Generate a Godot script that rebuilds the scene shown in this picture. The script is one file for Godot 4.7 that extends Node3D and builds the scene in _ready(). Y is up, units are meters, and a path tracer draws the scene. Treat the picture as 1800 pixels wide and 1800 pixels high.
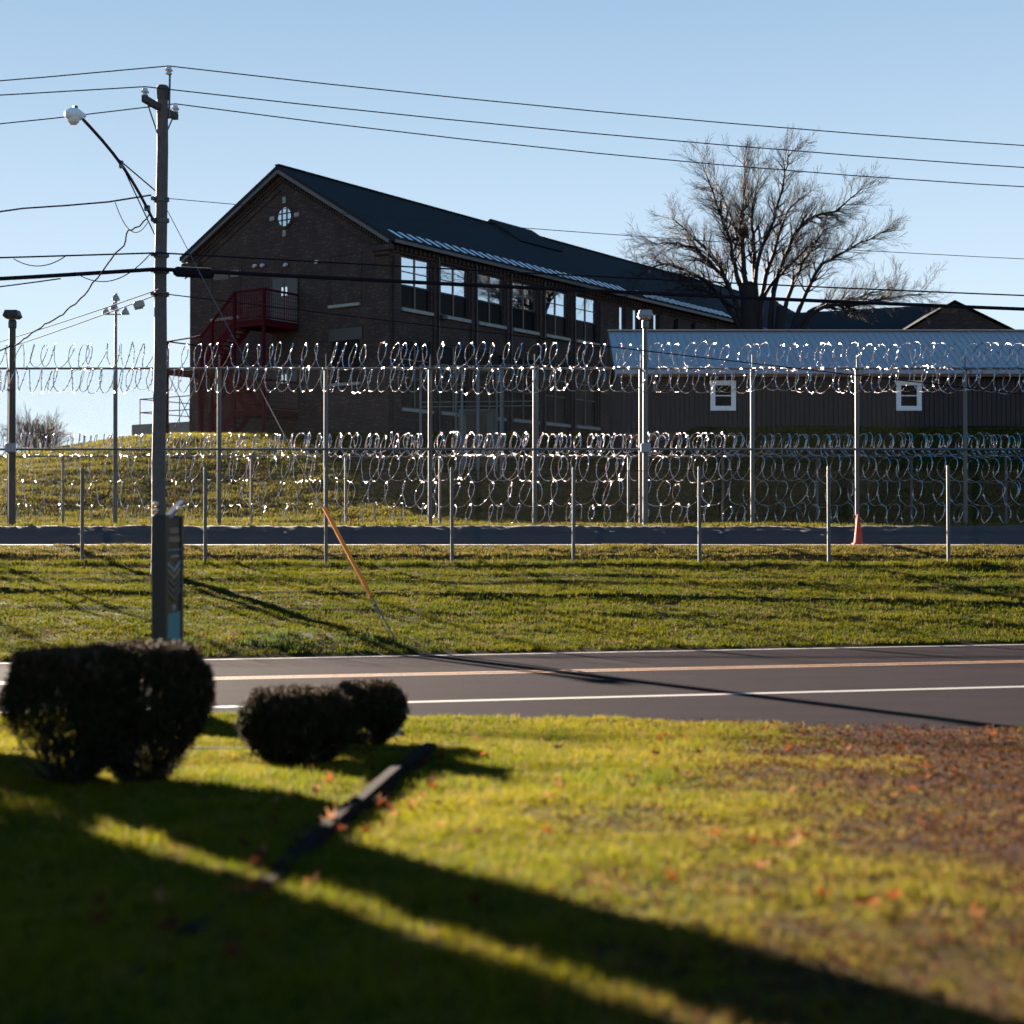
extends Node3D
# y is up, the camera looks along -z, the road surface lies near y = 0. Distances ahead of the camera are written d (z = -d).

const EYE := 2.2
var rng := RandomNumberGenerator.new()
var noise := FastNoiseLite.new()
var fine := FastNoiseLite.new()
var used := {}
var M := {}

# ------------------------------------------------------------------ mesh builder
class MB:
	var v := PackedVector3Array()
	var n := PackedVector3Array()
	var c := PackedColorArray()
	var i := PackedInt32Array()
	func quad(a: Vector3, b: Vector3, cc: Vector3, d: Vector3) -> void:
		# a b c d counter-clockwise seen from outside
		var nn := (b - a).cross(d - a)
		if nn.length_squared() < 1e-14:
			nn = (cc - b).cross(a - b)
		nn = nn.normalized()
		var s := v.size()
		v.append_array(PackedVector3Array([a, b, cc, d]))
		n.append_array(PackedVector3Array([nn, nn, nn, nn]))
		i.append_array(PackedInt32Array([s, s + 2, s + 1, s, s + 3, s + 2]))
	func tri(a: Vector3, b: Vector3, cc: Vector3) -> void:
		var nn := (b - a).cross(cc - a).normalized()
		var s := v.size()
		v.append_array(PackedVector3Array([a, b, cc]))
		n.append_array(PackedVector3Array([nn, nn, nn]))
		i.append_array(PackedInt32Array([s, s + 2, s + 1]))
	func hexa(p: Array) -> void:
		# p: 0-3 bottom ring counter-clockwise from above, 4-7 top ring
		quad(p[4], p[5], p[6], p[7])
		quad(p[3], p[2], p[1], p[0])
		for k in 4:
			var q := (k + 1) % 4
			quad(p[k], p[q], p[q + 4], p[k + 4])
	func box(at: Vector3, size: Vector3, b := Basis()) -> void:
		var h := size / 2.0
		var p := []
		for y in [-1, 1]:
			for xz in [[-1, 1], [1, 1], [1, -1], [-1, -1]]:
				p.append(at + b * Vector3(xz[0] * h.x, y * h.y, xz[1] * h.z))
		hexa(p)
	func soft_box(at: Vector3, size: Vector3, bev: float, b := Basis()) -> void:
		# a box whose long edges are chamfered
		var h := size / 2.0
		var e := minf(bev, minf(h.x, minf(h.y, h.z)) * 0.9)
		var rings := []
		for lv in [[-h.y, e], [-h.y + e, 0.0], [h.y - e, 0.0], [h.y, e]]:
			var ring := []
			var ix: float = h.x - lv[1]
			var iz: float = h.z - lv[1]
			for q in [[-ix + e, iz], [ix - e, iz], [ix, iz - e], [ix, -iz + e], [ix - e, -iz], [-ix + e, -iz], [-ix, -iz + e], [-ix, iz - e]]:
				ring.append(at + b * Vector3(q[0], lv[0], q[1]))
			rings.append(ring)
		for r in 3:
			for k in 8:
				var q := (k + 1) % 8
				quad(rings[r][k], rings[r][q], rings[r + 1][q], rings[r + 1][k])
		for k in range(1, 7):
			tri(rings[3][0], rings[3][k], rings[3][k + 1])
			tri(rings[0][0], rings[0][k + 1], rings[0][k])
	func bar(a: Vector3, b: Vector3, w: float, h: float) -> void:
		var t := (b - a).normalized()
		var up := Vector3.UP if absf(t.y) < 0.98 else Vector3.BACK
		var s := t.cross(up).normalized()
		var u := s.cross(t)
		box((a + b) / 2.0, Vector3(w, h, a.distance_to(b)), Basis(s, u, -t))
	func tube(p: Array, r: Array, sides := 6, caps := true) -> void:
		var start := v.size()
		var u := Vector3.ZERO
		for k in p.size():
			var t: Vector3 = (p[mini(k + 1, p.size() - 1)] - p[maxi(k - 1, 0)]).normalized()
			if u == Vector3.ZERO:
				u = t.cross(Vector3.UP if absf(t.y) < 0.9 else Vector3.RIGHT).normalized()
			else:
				u = (u - t * u.dot(t)).normalized()
			var w := t.cross(u)
			for s in sides:
				var a := TAU * s / sides
				var o := u * cos(a) + w * sin(a)
				v.append(p[k] + o * r[k])
				n.append(o)
		for k in p.size() - 1:
			for s in sides:
				var q := (s + 1) % sides
				var a := start + k * sides + s
				var b := start + k * sides + q
				i.append_array(PackedInt32Array([a, a + sides, b, b, a + sides, b + sides]))
		if caps and sides > 3:
			for e in [0, p.size() - 1]:
				var t: Vector3 = (p[1] - p[0]).normalized() * -1.0 if e == 0 else (p[-1] - p[-2]).normalized()
				var s0 := v.size()
				for s in sides:
					v.append(v[start + e * sides + s])
					n.append(t)
				for s in range(1, sides - 1):
					if e == 0:
						i.append_array(PackedInt32Array([s0, s0 + s, s0 + s + 1]))
					else:
						i.append_array(PackedInt32Array([s0, s0 + s + 1, s0 + s]))
	func rod(a: Vector3, b: Vector3, r: float, sides := 6) -> void:
		tube([a, b], [r, r], sides)
	func lathe(at: Vector3, prof: Array, sides := 12, b := Basis()) -> void:
		# prof: Vector2(radius, height) from bottom to top
		for k in prof.size() - 1:
			for s in sides:
				var a0 := TAU * s / sides
				var a1 := TAU * (s + 1) / sides
				var f := func(a: float, q: Vector2) -> Vector3: return at + b * Vector3(cos(a) * q.x, q.y, -sin(a) * q.x)
				if prof[k].x < 1e-5:
					tri(f.call(a0, prof[k]), f.call(a1, prof[k + 1]), f.call(a0, prof[k + 1]))
				elif prof[k + 1].x < 1e-5:
					tri(f.call(a0, prof[k]), f.call(a1, prof[k]), f.call(a0, prof[k + 1]))
				else:
					quad(f.call(a0, prof[k]), f.call(a1, prof[k]), f.call(a1, prof[k + 1]), f.call(a0, prof[k + 1]))
	func mesh() -> ArrayMesh:
		var a := []
		a.resize(Mesh.ARRAY_MAX)
		a[Mesh.ARRAY_VERTEX] = v
		a[Mesh.ARRAY_NORMAL] = n
		if c.size() == v.size():
			a[Mesh.ARRAY_COLOR] = c
		a[Mesh.ARRAY_INDEX] = i
		var m := ArrayMesh.new()
		m.add_surface_from_arrays(Mesh.PRIMITIVE_TRIANGLES, a)
		return m

# ------------------------------------------------------------------ naming and placing
func numbered(called: String) -> String:
	var k: int = used.get(called, 0)
	used[called] = k + 1
	return called if k == 0 else "%s_%03d" % [called, k]

func thing(called: String, label: String, category: String, at := Vector3.ZERO, turn := 0.0, group := "") -> Node3D:
	var o := Node3D.new()
	o.name = numbered(called)
	add_child(o, true)
	o.position = at
	o.rotation.y = turn
	return tag(o, label, category, group)

func tag(o: Node3D, label: String, category: String, group := "") -> Node3D:
	o.set_meta("label", label)
	o.set_meta("category", category)
	if group:
		o.set_meta("group", group)
	return o

func put(called: String, mesh: Mesh, m: Material, parent: Node3D = self, kind := "", at := Vector3.ZERO) -> MeshInstance3D:
	var o := MeshInstance3D.new()
	o.name = numbered(called) if parent == self else called
	o.mesh = mesh
	o.material_override = m
	parent.add_child(o, true)
	o.position = at
	if kind:
		o.set_meta("kind", kind)
	return o

func part(called: String, mb: MB, m: Material, parent: Node3D, kind := "") -> MeshInstance3D:
	return put(called, mb.mesh(), m, parent, kind)

func many(called: String, mesh: Mesh, m: Material, xf: Array, cols: PackedColorArray, parent: Node3D = self) -> MultiMeshInstance3D:
	var mm := MultiMesh.new()
	mm.transform_format = MultiMesh.TRANSFORM_3D
	mm.use_colors = true
	mm.mesh = mesh
	mm.instance_count = xf.size()
	for k in xf.size():
		mm.set_instance_transform(k, xf[k])
		mm.set_instance_color(k, cols[k])
	var o := MultiMeshInstance3D.new()
	o.name = numbered(called) if parent == self else called
	o.multimesh = mm
	o.material_override = m
	parent.add_child(o, true)
	o.set_meta("kind", "stuff")
	return o

# ------------------------------------------------------------------ materials
func mat(r: float, g: float, b: float, rough := 0.8, metal := 0.0) -> StandardMaterial3D:
	var m := StandardMaterial3D.new()
	m.albedo_color = Color(r, g, b).linear_to_srgb()
	m.roughness = rough
	m.metallic = metal
	return m

func noise_tex(size: int, freq: float, low: Color, high: Color, sd: int, octaves := 4) -> NoiseTexture2D:
	var f := FastNoiseLite.new()
	f.seed = sd
	f.frequency = freq
	f.fractal_octaves = octaves
	var t := NoiseTexture2D.new()
	t.width = size
	t.height = size
	t.seamless = true
	t.noise = f
	var ramp := Gradient.new()
	ramp.set_color(0, low.linear_to_srgb())
	ramp.set_color(1, high.linear_to_srgb())
	t.color_ramp = ramp
	return t

func mottled(low: Color, high: Color, scale: float, rough: float, sd: int, freq := 0.02, metal := 0.0) -> StandardMaterial3D:
	var m := StandardMaterial3D.new()
	m.albedo_texture = noise_tex(512, freq, low, high, sd)
	m.uv1_triplanar = true
	m.uv1_scale = Vector3.ONE * scale
	m.roughness = rough
	m.metallic = metal
	return m

func brick_mat() -> StandardMaterial3D:
	# 8 bricks by 24 courses, 1.76 m by 1.8 m
	var w := 512
	var h := 512
	var im := Image.create(w, h, false, Image.FORMAT_RGB8)
	var hm := Image.create(w, h, false, Image.FORMAT_RGB8)
	var r := RandomNumberGenerator.new()
	r.seed = 5
	im.fill(Color(0.085, 0.068, 0.063).linear_to_srgb())
	hm.fill(Color(0.2, 0.2, 0.2))
	for row in 24:
		var y0 := int(row * h / 24.0)
		var y1 := int((row + 1) * h / 24.0)
		for k in 9:
			var x0 := k * 64 - (32 if row % 2 else 0)
			var t := r.randf()
			var col := Color(0.052, 0.022, 0.017).lerp(Color(0.025, 0.0145, 0.0135), t)
			if r.randf() < 0.12:
				col = Color(0.1, 0.05, 0.035)
			for px in [0] if k < 8 else [0]:
				im.fill_rect(Rect2i(x0 + 3, y0 + 3, 58, y1 - y0 - 5), col.linear_to_srgb())
				hm.fill_rect(Rect2i(x0 + 3, y0 + 3, 58, y1 - y0 - 5), Color(0.8, 0.8, 0.8))
	var m := StandardMaterial3D.new()
	m.albedo_texture = ImageTexture.create_from_image(im)
	hm.bump_map_to_normal_map(3.0)
	m.normal_enabled = true
	m.normal_texture = ImageTexture.create_from_image(hm)
	m.normal_scale = 0.6
	m.uv1_triplanar = true
	m.uv1_triplanar_sharpness = 8.0
	m.uv1_scale = Vector3(1.0 / 1.76, 1.0 / 1.8, 1.0 / 1.76)
	m.roughness = 0.9
	m.detail_enabled = true
	m.detail_uv_layer = BaseMaterial3D.DETAIL_UV_2
	m.uv2_triplanar = true
	m.uv2_scale = Vector3.ONE * 0.11
	m.detail_blend_mode = BaseMaterial3D.BLEND_MODE_MUL
	m.detail_albedo = noise_tex(512, 0.012, Color(0.45, 0.42, 0.42), Color(1, 1, 1), 77, 5)
	return m

func wood_mat(low: Color, high: Color, sd: int) -> StandardMaterial3D:
	# weathered grain running up the object's y axis
	var m := mottled(low, high, 1.0, 0.85, sd, 0.03)
	m.uv1_scale = Vector3(5.0, 0.25, 5.0)
	return m

func materials() -> void:
	M.brick = brick_mat()
	M.stone = mottled(Color(0.2, 0.2, 0.19), Color(0.36, 0.35, 0.33), 0.7, 0.85, 3)
	M.shingle = mottled(Color(0.018, 0.019, 0.022), Color(0.042, 0.042, 0.047), 0.9, 0.9, 4, 0.06)
	M.shingle.metallic_specular = 0.1
	M.red = mottled(Color(0.042, 0.006, 0.009), Color(0.08, 0.010, 0.015), 0.8, 0.85, 6)
	M.red.metallic_specular = 0.15
	M.frame = mat(0.02, 0.02, 0.022, 0.5)
	M.mullion = mat(0.16, 0.13, 0.1, 0.5)
	M.mirror = mat(0.62, 0.72, 0.8, 0.03, 1.0)
	M.dark_glass = mat(0.008, 0.009, 0.011, 0.2)
	M.dark_glass.metallic_specular = 0.12
	M.galv = mottled(Color(0.06, 0.064, 0.068), Color(0.115, 0.12, 0.125), 1.5, 0.5, 8, 0.03, 0.35)
	M.wire = mat(0.012, 0.012, 0.013, 0.9)
	M.wire.metallic_specular = 0.1
	M.razor = mat(0.56, 0.51, 0.525, 0.31, 1.0)
	M.dull_metal = mottled(Color(0.05, 0.05, 0.055), Color(0.1, 0.1, 0.11), 1.2, 0.5, 9, 0.03, 0.3)
	M.bronze = mat(0.03, 0.028, 0.028, 0.45, 0.3)
	M.grey_box = mat(0.22, 0.23, 0.25, 0.5)
	M.pole = wood_mat(Color(0.04, 0.034, 0.035), Color(0.145, 0.125, 0.12), 11)
	M.timber = wood_mat(Color(0.005, 0.0043, 0.004), Color(0.017, 0.014, 0.0125), 12)
	M.timber.roughness = 1.0
	M.timber.metallic_specular = 0.1
	M.dark_wood = wood_mat(Color(0.03, 0.028, 0.03), Color(0.06, 0.055, 0.055), 13)
	M.cable = mat(0.015, 0.013, 0.018, 0.9)
	M.cable.metallic_specular = 0.1
	M.line = mat(0.04, 0.033, 0.045, 0.9)
	M.line.metallic_specular = 0.1
	M.porcelain = mat(0.5, 0.5, 0.52, 0.15)
	M.white = mottled(Color(0.7, 0.71, 0.73), Color(0.8, 0.8, 0.81), 0.9, 0.6, 14)
	M.orange = mat(0.8, 0.26, 0.003, 0.6)
	M.orange.backlight_enabled = true
	M.orange.backlight = Color(0.6, 0.6, 0.6)
	M.orange.albedo_texture = noise_tex(64, 0.05, Color(0.85, 0.85, 0.85), Color(1, 1, 1), 61)
	M.orange.uv1_triplanar = true
	M.cone = mat(0.42, 0.032, 0.012, 0.7)
	M.cone_band = mat(0.6, 0.58, 0.55, 0.4)
	M.metal_roof = mottled(Color(0.3, 0.262, 0.27), Color(0.36, 0.315, 0.32), 0.35, 0.5, 15, 0.03)
	M.siding = mottled(Color(0.022, 0.015, 0.014), Color(0.038, 0.026, 0.0245), 0.6, 0.75, 16, 0.04)
	M.fascia = mat(0.12, 0.055, 0.03, 0.7)
	M.eave_metal = mat(0.6, 0.66, 0.72, 0.32, 0.7)
	M.concrete = mottled(Color(0.12, 0.12, 0.115), Color(0.26, 0.25, 0.24), 0.4, 0.9, 17)
	M.bark = mottled(Color(0.006, 0.0045, 0.005), Color(0.02, 0.0145, 0.0135), 1.4, 0.9, 18, 0.04)
	M.twig = mottled(Color(0.055, 0.035, 0.028), Color(0.13, 0.085, 0.06), 0.7, 0.85, 19, 0.03)
	M.sign_dark = mat(0.012, 0.014, 0.016, 0.4)
	M.sign_teal = mat(0.02, 0.15, 0.18, 0.6)
	M.sign_tan = mat(0.16, 0.11, 0.07, 0.6)
	M.sign_grey = mat(0.16, 0.165, 0.2, 0.5)
	M.sign_olive = mat(0.045, 0.045, 0.03, 0.6)
	M.ball = mat(0.85, 0.62, 0.4, 0.22, 1.0)
	M.hvac = mat(0.1, 0.125, 0.125, 0.6)
	M.lens = mat(0.75, 0.74, 0.7, 0.2)
	var road := StandardMaterial3D.new()
	road.albedo_texture = noise_tex(512, 0.25, Color(0.0098, 0.0085, 0.0108), Color(0.0185, 0.0162, 0.02), 21, 3)
	road.uv1_triplanar = true
	road.uv1_scale = Vector3.ONE * 0.6
	road.roughness = 0.95
	road.metallic_specular = 0.06
	road.heightmap_enabled = true
	road.heightmap_texture = noise_tex(512, 0.35, Color(0, 0, 0), Color(1, 1, 1), 22, 2)
	road.heightmap_scale = 0.35
	road.detail_enabled = true
	road.detail_uv_layer = BaseMaterial3D.DETAIL_UV_2
	road.uv2_triplanar = true
	road.uv2_scale = Vector3(0.03, 0.1, 0.22)
	road.detail_blend_mode = BaseMaterial3D.BLEND_MODE_MUL
	road.detail_albedo = noise_tex(512, 0.02, Color(0.72, 0.7, 0.7), Color(1, 1, 1), 23)
	M.road = road
	M.paint_white = mottled(Color(0.08, 0.08, 0.085), Color(0.14, 0.14, 0.145), 1.7, 0.7, 24, 0.06)
	M.paint_yellow = mottled(Color(0.095, 0.034, 0.006), Color(0.14, 0.054, 0.011), 1.7, 0.7, 25, 0.06)
	M.gravel = mottled(Color(0.008, 0.0075, 0.0075), Color(0.075, 0.069, 0.07), 0.5, 0.95, 26, 0.16)
	M.path = mottled(Color(0.08, 0.075, 0.08), Color(0.13, 0.125, 0.13), 0.8, 0.85, 27, 0.05)
	var soil := StandardMaterial3D.new()
	soil.vertex_color_use_as_albedo = true
	soil.albedo_texture = noise_tex(512, 0.08, Color(0.45, 0.45, 0.45), Color(1, 1, 1), 28, 5)
	soil.uv1_triplanar = true
	soil.uv1_world_triplanar = true
	soil.uv1_scale = Vector3.ONE * 0.7
	soil.roughness = 1.0
	soil.metallic_specular = 0.1
	M.soil = soil
	var blade := StandardMaterial3D.new()
	blade.vertex_color_use_as_albedo = true
	blade.roughness = 0.7
	blade.metallic_specular = 0.15
	blade.backlight_enabled = true
	blade.backlight = Color(1, 1, 1)
	M.blade = blade
	var leaf := StandardMaterial3D.new()
	leaf.vertex_color_use_as_albedo = true
	leaf.roughness = 0.8
	leaf.metallic_specular = 0.12
	leaf.backlight_enabled = true
	leaf.backlight = Color(0.35, 0.35, 0.35)
	M.leaf = leaf
	M.dry_leaf = leaf.duplicate()
	M.dry_leaf.backlight = Color(0.8, 0.8, 0.8)
# ------------------------------------------------------------------ the lie of the land
func smooth(a: float, b: float, x: float) -> float:
	var t := clampf((x - a) / (b - a), 0.0, 1.0)
	return t * t * (3.0 - 2.0 * t)

func road_near(x: float) -> float:
	# where the near lawn ends; the apron widens to the right
	return 17.55 - 0.12 * x - 0.012 * x * x if x < 5.0 else 16.65 - 0.05 * (x - 5.0)

func road_far(x: float) -> float:
	return 27.45 + 0.228 * x

func rut(d: float, at: float, size: float, run: float) -> float:
	# a small step in the mown bank that drops towards the road
	var t := d - at
	return size * (exp(-t / run) if t > 0.0 else smooth(-0.18, 0.0, t))

func ground(x: float, d: float) -> float:
	var e := road_near(x)
	var wob := noise.get_noise_2d(x * 3.0, d * 3.0)
	if d < e:
		var y := 0.79 - 0.047 * d
		y += 0.03 * wob
		return maxf(lerpf(y, 0.05, smooth(e - 1.5, e, d)), 0.02)
	var f := road_far(x)
	if d < f:
		return -0.06
	var top := maxf(38.0, f + 6.0)
	if d < top:
		var t := (d - f) / (top - f)
		var y := 0.03 + 1.27 * pow(t, 1.08)
		y += 0.05 * wob * smooth(0.0, 0.2, t)
		var amp := 0.6 + 0.6 * (noise.get_noise_2d(x * 0.9, 300.0) + 0.5)
		var w := 0.18 * noise.get_noise_2d(x * 1.6, 80.0)
		y += amp * (rut(d, 33.4 + w, 0.10, 0.9) + rut(d, 35.2 + w * 1.4, 0.06, 0.6) + rut(d, 36.3 - w, 0.06, 0.5) + rut(d, 37.7 + w * 0.5, 0.07, 0.5) + rut(d, 31.4 + w * 2.0, 0.05, 0.9))
		var m := Vector2(x + 3.9, d - 27.9)
		y += 0.11 * exp(-(m.x * m.x * 0.5 + m.y * m.y * 1.6)) * (1.0 + 1.3 * fine.get_noise_2d(x * 6.0, d * 6.0))
		return y
	if d < 40.3:
		return lerpf(1.30, 1.76, smooth(top, 40.3, d) * 0.5 + 0.5 * (d - top) / maxf(40.3 - top, 0.1)) + 0.04 * wob + 0.05 * rut(d, 39.0, 1.0, 0.5)
	if d < 41.5:
		return 1.78
	if d < 42.75:
		return 1.78 + 0.46 * clampf((d - 41.5) / 1.1, 0.0, 1.0) * (1.0 + 0.05 * noise.get_noise_2d(x * 0.7, 9.0))
	var y2 := 2.24
	# hill: rises to a plateau that carries the brick building, lower towards the left
	var plateau := 4.68 - 1.35 * smooth(-15.0, -28.0, x) - 1.6 * smooth(-27.0, -60.0, x)
	var right := smooth(3.0, 9.0, x)
	var d0 := lerpf(56.0, 50.5, right)
	var d1 := lerpf(77.0, 63.5, right)
	if x < -12.0:
		d0 = lerpf(d0, 52.5, smooth(-12.0, -24.0, x))
	y2 += lerpf(plateau, 4.2, right) * smooth(d0, d1, d)
	y2 += 0.12 * noise.get_noise_2d(x * 1.2, d * 1.2) * smooth(50.0, 56.0, d)
	y2 += 0.05 * wob
	return y2 - 6.5 * smooth(125.0, 200.0, d)

func P(x: float, d: float, up := 0.0) -> Vector3:
	return Vector3(x, ground(x, d) + up, -d)

func bare(x: float, d: float) -> float:
	# how far the lawn has given way to earth: the drive on the right
	var nn := noise.get_noise_2d(x * 4.0, d * 4.0) + 0.5 * fine.get_noise_2d(x * 5.0, d * 5.0)
	var line := 1.05 + 0.13 * maxf(d - 5.5, 0.0)
	return clampf(smooth(line - 1.7, line + 1.9, x + 1.5 * nn), 0.0, 1.0)

func axis(stops: Array) -> PackedFloat32Array:
	# [[from, step], ..., [end, 0]]
	var a := PackedFloat32Array()
	for k in stops.size() - 1:
		var p: float = stops[k][0]
		while p < stops[k + 1][0] - 1e-4:
			a.append(p)
			p += stops[k][1]
	a.append(stops[-1][0])
	return a

func sheet(xs: PackedFloat32Array, ds: PackedFloat32Array, lift: float, colour = null, h = null) -> ArrayMesh:
	var mb := MB.new()
	var nx := xs.size()
	for d in ds:
		for x in xs:
			mb.v.append(Vector3(x, (h.call(x, d) if h != null else ground(x, d)) + lift, -d))
			if colour != null:
				mb.c.append(colour.call(x, d))
	mb.n.resize(mb.v.size())
	for r in ds.size():
		for k in nx:
			var l := mb.v[r * nx + maxi(k - 1, 0)]
			var rr := mb.v[r * nx + mini(k + 1, nx - 1)]
			var nr := mb.v[maxi(r - 1, 0) * nx + k]
			var fr := mb.v[mini(r + 1, ds.size() - 1) * nx + k]
			mb.n[r * nx + k] = (rr - l).cross(fr - nr).normalized()
			if r + 1 < ds.size() and k + 1 < nx:
				var a := r * nx + k
				mb.i.append_array(PackedInt32Array([a, a + nx, a + 1, a + 1, a + nx, a + nx + 1]))
	return mb.mesh()

func soil_colour(x: float, d: float) -> Color:
	var t := 0.5 + noise.get_noise_2d(x * 2.0 + 50.0, d * 2.0)
	var c := Color(0.03, 0.033, 0.008).lerp(Color(0.045, 0.036, 0.011), clampf(t, 0.0, 1.0))
	if d < 18.5:
		c = c.lerp(Color(0.03, 0.0155, 0.0105).lerp(Color(0.02, 0.0105, 0.0075), clampf(t, 0, 1)), bare(x, d))
	return c

# ------------------------------------------------------------------ set up
func _ready() -> void:
	rng.seed = 11
	noise.seed = 4
	noise.frequency = 0.12
	noise.fractal_octaves = 4
	fine.seed = 9
	fine.frequency = 0.3
	fine.fractal_octaves = 3

	var cam := Camera3D.new()
	cam.name = "camera"
	add_child(cam)
	cam.position = Vector3(0, EYE, 0)
	cam.rotation_degrees = Vector3(0.637, 0, 0)
	var lens := CameraAttributesPhysical.new()
	lens.frustum_focal_length = 36.0
	lens.exposure_aperture = 0.75
	lens.frustum_focus_distance = 45.0
	cam.attributes = lens
	cam.fov = 36.87
	cam.far = 1500.0
	cam.current = true

	var env := Environment.new()
	env.background_mode = Environment.BG_SKY
	var sky := ProceduralSkyMaterial.new()
	sky.sky_top_color = Color(0.0004, 0.0155, 0.039).linear_to_srgb()
	sky.sky_horizon_color = Color(0.0775, 0.0910, 0.0985).linear_to_srgb()
	sky.sky_curve = 0.24
	sky.sky_energy_multiplier = 1.0
	sky.ground_bottom_color = Color(0.012, 0.012, 0.007).linear_to_srgb()
	sky.ground_horizon_color = Color(0.03, 0.032, 0.028).linear_to_srgb()
	sky.ground_energy_multiplier = 1.0
	sky.sun_angle_max = 25.0
	sky.sun_curve = 0.04
	var s := Sky.new()
	s.sky_material = sky
	env.sky = s
	env.tonemap_mode = Environment.TONE_MAPPER_LINEAR
	env.tonemap_exposure = 13.0
	env.sdfgi_enabled = true
	env.ssao_enabled = true
	env.ssil_enabled = true
	var we := WorldEnvironment.new()
	we.name = "world_environment"
	we.environment = env
	add_child(we)

	var sun := DirectionalLight3D.new()
	sun.name = "sun"
	add_child(sun)
	var az := deg_to_rad(35.7)
	var el := deg_to_rad(17.3)
	sun.look_at_from_position(Vector3(-sin(az) * cos(el), sin(el), -cos(az) * cos(el)) * 50.0, Vector3.ZERO)
	sun.light_energy = 1.6
	sun.light_color = Color(1.0, 0.93, 0.84)
	sun.light_angular_distance = 0.5
	sun.shadow_enabled = true

	materials()
	land()
	brick_building()
	modular_building()
	far_wing()
	fences()
	razor_wire()
	pole_and_lines()
	lamp_posts()
	big_tree()
	pen()
	small_things()
	shrubs()
	timbers()
	pylon_sign()
	out_of_frame()
	grass()
	leaves()

# ------------------------------------------------------------------ ground, road, paths
func land() -> void:
	var xs := axis([[-220.0, 20.0], [-60.0, 4.0], [-28.0, 0.5], [28.0, 4.0], [60.0, 20.0], [220.0, 0]])
	var ds := axis([[-30.0, 3.0], [0.0, 0.5], [19.0, 2.0], [23.0, 0.4], [29.0, 0.13], [45.0, 0.5], [80.0, 2.0], [130.0, 10.0], [420.0, 0]])
	put("ground", sheet(xs, ds, 0.0, soil_colour), M.soil, self, "structure")
	# road surface, in the road's own direction
	var dir := Vector3(0.975, 0, -0.222)
	var strip := func(off0: float, off1: float, y: float, x0: float, x1: float, step: float) -> ArrayMesh:
		var mb := MB.new()
		var x := x0
		while x < x1 - 1e-3:
			var q := minf(x + step, x1)
			mb.quad(Vector3(x, y, -(off0 + 0.228 * x)), Vector3(q, y, -(off0 + 0.228 * q)), Vector3(q, y, -(off1 + 0.228 * q)), Vector3(x, y, -(off1 + 0.228 * x)))
			x = q
		return mb.mesh()
	var rd := put("road", strip.call(15.0, 27.42, 0.0, -70.0, 70.0, 5.0), M.road, self, "structure")
	var deck := rd
	put("edge_line", strip.call(26.98, 27.10, 0.005, -70.0, 70.0, 5.0), M.paint_white, deck)
	put("edge_line", strip.call(19.74, 19.90, 0.005, -70.0, 70.0, 5.0), M.paint_white, deck)
	put("centre_line", strip.call(23.42, 23.53, 0.005, -70.0, 70.0, 5.0), M.paint_yellow, deck)
	put("centre_line", strip.call(23.68, 23.79, 0.005, -70.0, 70.0, 5.0), M.paint_yellow, deck)
	# perimeter track and gravel berm between the fences
	var flat := axis([[-60.0, 0.5], [60.0, 0]])
	put("perimeter_path", sheet(flat, axis([[40.3, 0.2], [41.45, 0]]), 0.012), M.path, self, "structure")
	var g := func(x: float, d: float) -> float:
		return ground(x, d) + 0.05 * smooth(41.3, 41.7, d) * (1.0 - smooth(42.5, 42.8, d)) + (0.025 * noise.get_noise_2d(x * 9.0, 3.0) + 0.02 * noise.get_noise_2d(x * 3.0, 30.0)) * smooth(42.0, 42.5, d) + (0.012 * fine.get_noise_2d(x * 9.0, d * 14.0) + rng.randf_range(-0.016, 0.016)) * smooth(41.4, 42.0, d)
	put("gravel_berm", sheet(axis([[-60.0, 1.0], [-20.0, 0.16], [20.0, 1.0], [60.0, 0]]), axis([[41.4, 0.1], [42.9, 0]]), 0.014, null, g), M.gravel, self, "structure")

# ------------------------------------------------------------------ grass
func tuft(blades: int, radius: float, h: float, w: float, sd: int) -> ArrayMesh:
	var r := RandomNumberGenerator.new()
	r.seed = sd
	var mb := MB.new()
	for k in blades:
		var a := r.randf() * TAU
		var p := Vector3(cos(a), 0, sin(a)) * radius * sqrt(r.randf())
		var f := r.randf() * TAU
		var side := Vector3(cos(f), 0, sin(f)) * w * 0.5
		var lean := Vector3(-sin(f), 0, cos(f)).rotated(Vector3.UP, r.randf_range(-0.7, 0.7)) * h * r.randf_range(0.15, 0.75)
		var hh := h * r.randf_range(0.55, 1.1)
		var m := p + Vector3(0, hh * 0.55, 0) + lean * 0.3
		var t := p + Vector3(0, hh, 0) + lean
		mb.quad(p - side, p + side, m + side * 0.8, m - side * 0.8)
		mb.tri(m - side * 0.8, m + side * 0.8, t)
	for k in mb.v.size():
		mb.c.append(Color(1, 1, 1))
	return mb.mesh()

func scatter(called: String, kinds: Array, d0: float, d1: float, per: float, spread: float, where: Callable, colour: Callable, size: Callable) -> void:
	var xf := []
	var cols := []
	for k in kinds.size():
		xf.append([])
		cols.append(PackedColorArray())
	var area := (d1 - d0) * (d1 + d0) * 0.5 * spread
	var count := int(area * per)
	for k in count:
		var d := sqrt(lerpf(d0 * d0, d1 * d1, rng.randf()))
		var x := rng.randf_range(-0.5, 0.5) * spread * d
		if not where.call(x, d):
			continue
		var q := rng.randi() % kinds.size()
		var sc: float = size.call(x, d)
		var b := Basis(Vector3.UP, rng.randf() * TAU).scaled(Vector3(rng.randf_range(0.85, 1.2), sc, rng.randf_range(0.85, 1.2)))
		xf[q].append(Transform3D(b, P(x, d, -0.006)))
		cols[q].append(colour.call(x, d))
	for q in kinds.size():
		many(called, kinds[q], M.blade, xf[q], cols[q])

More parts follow.
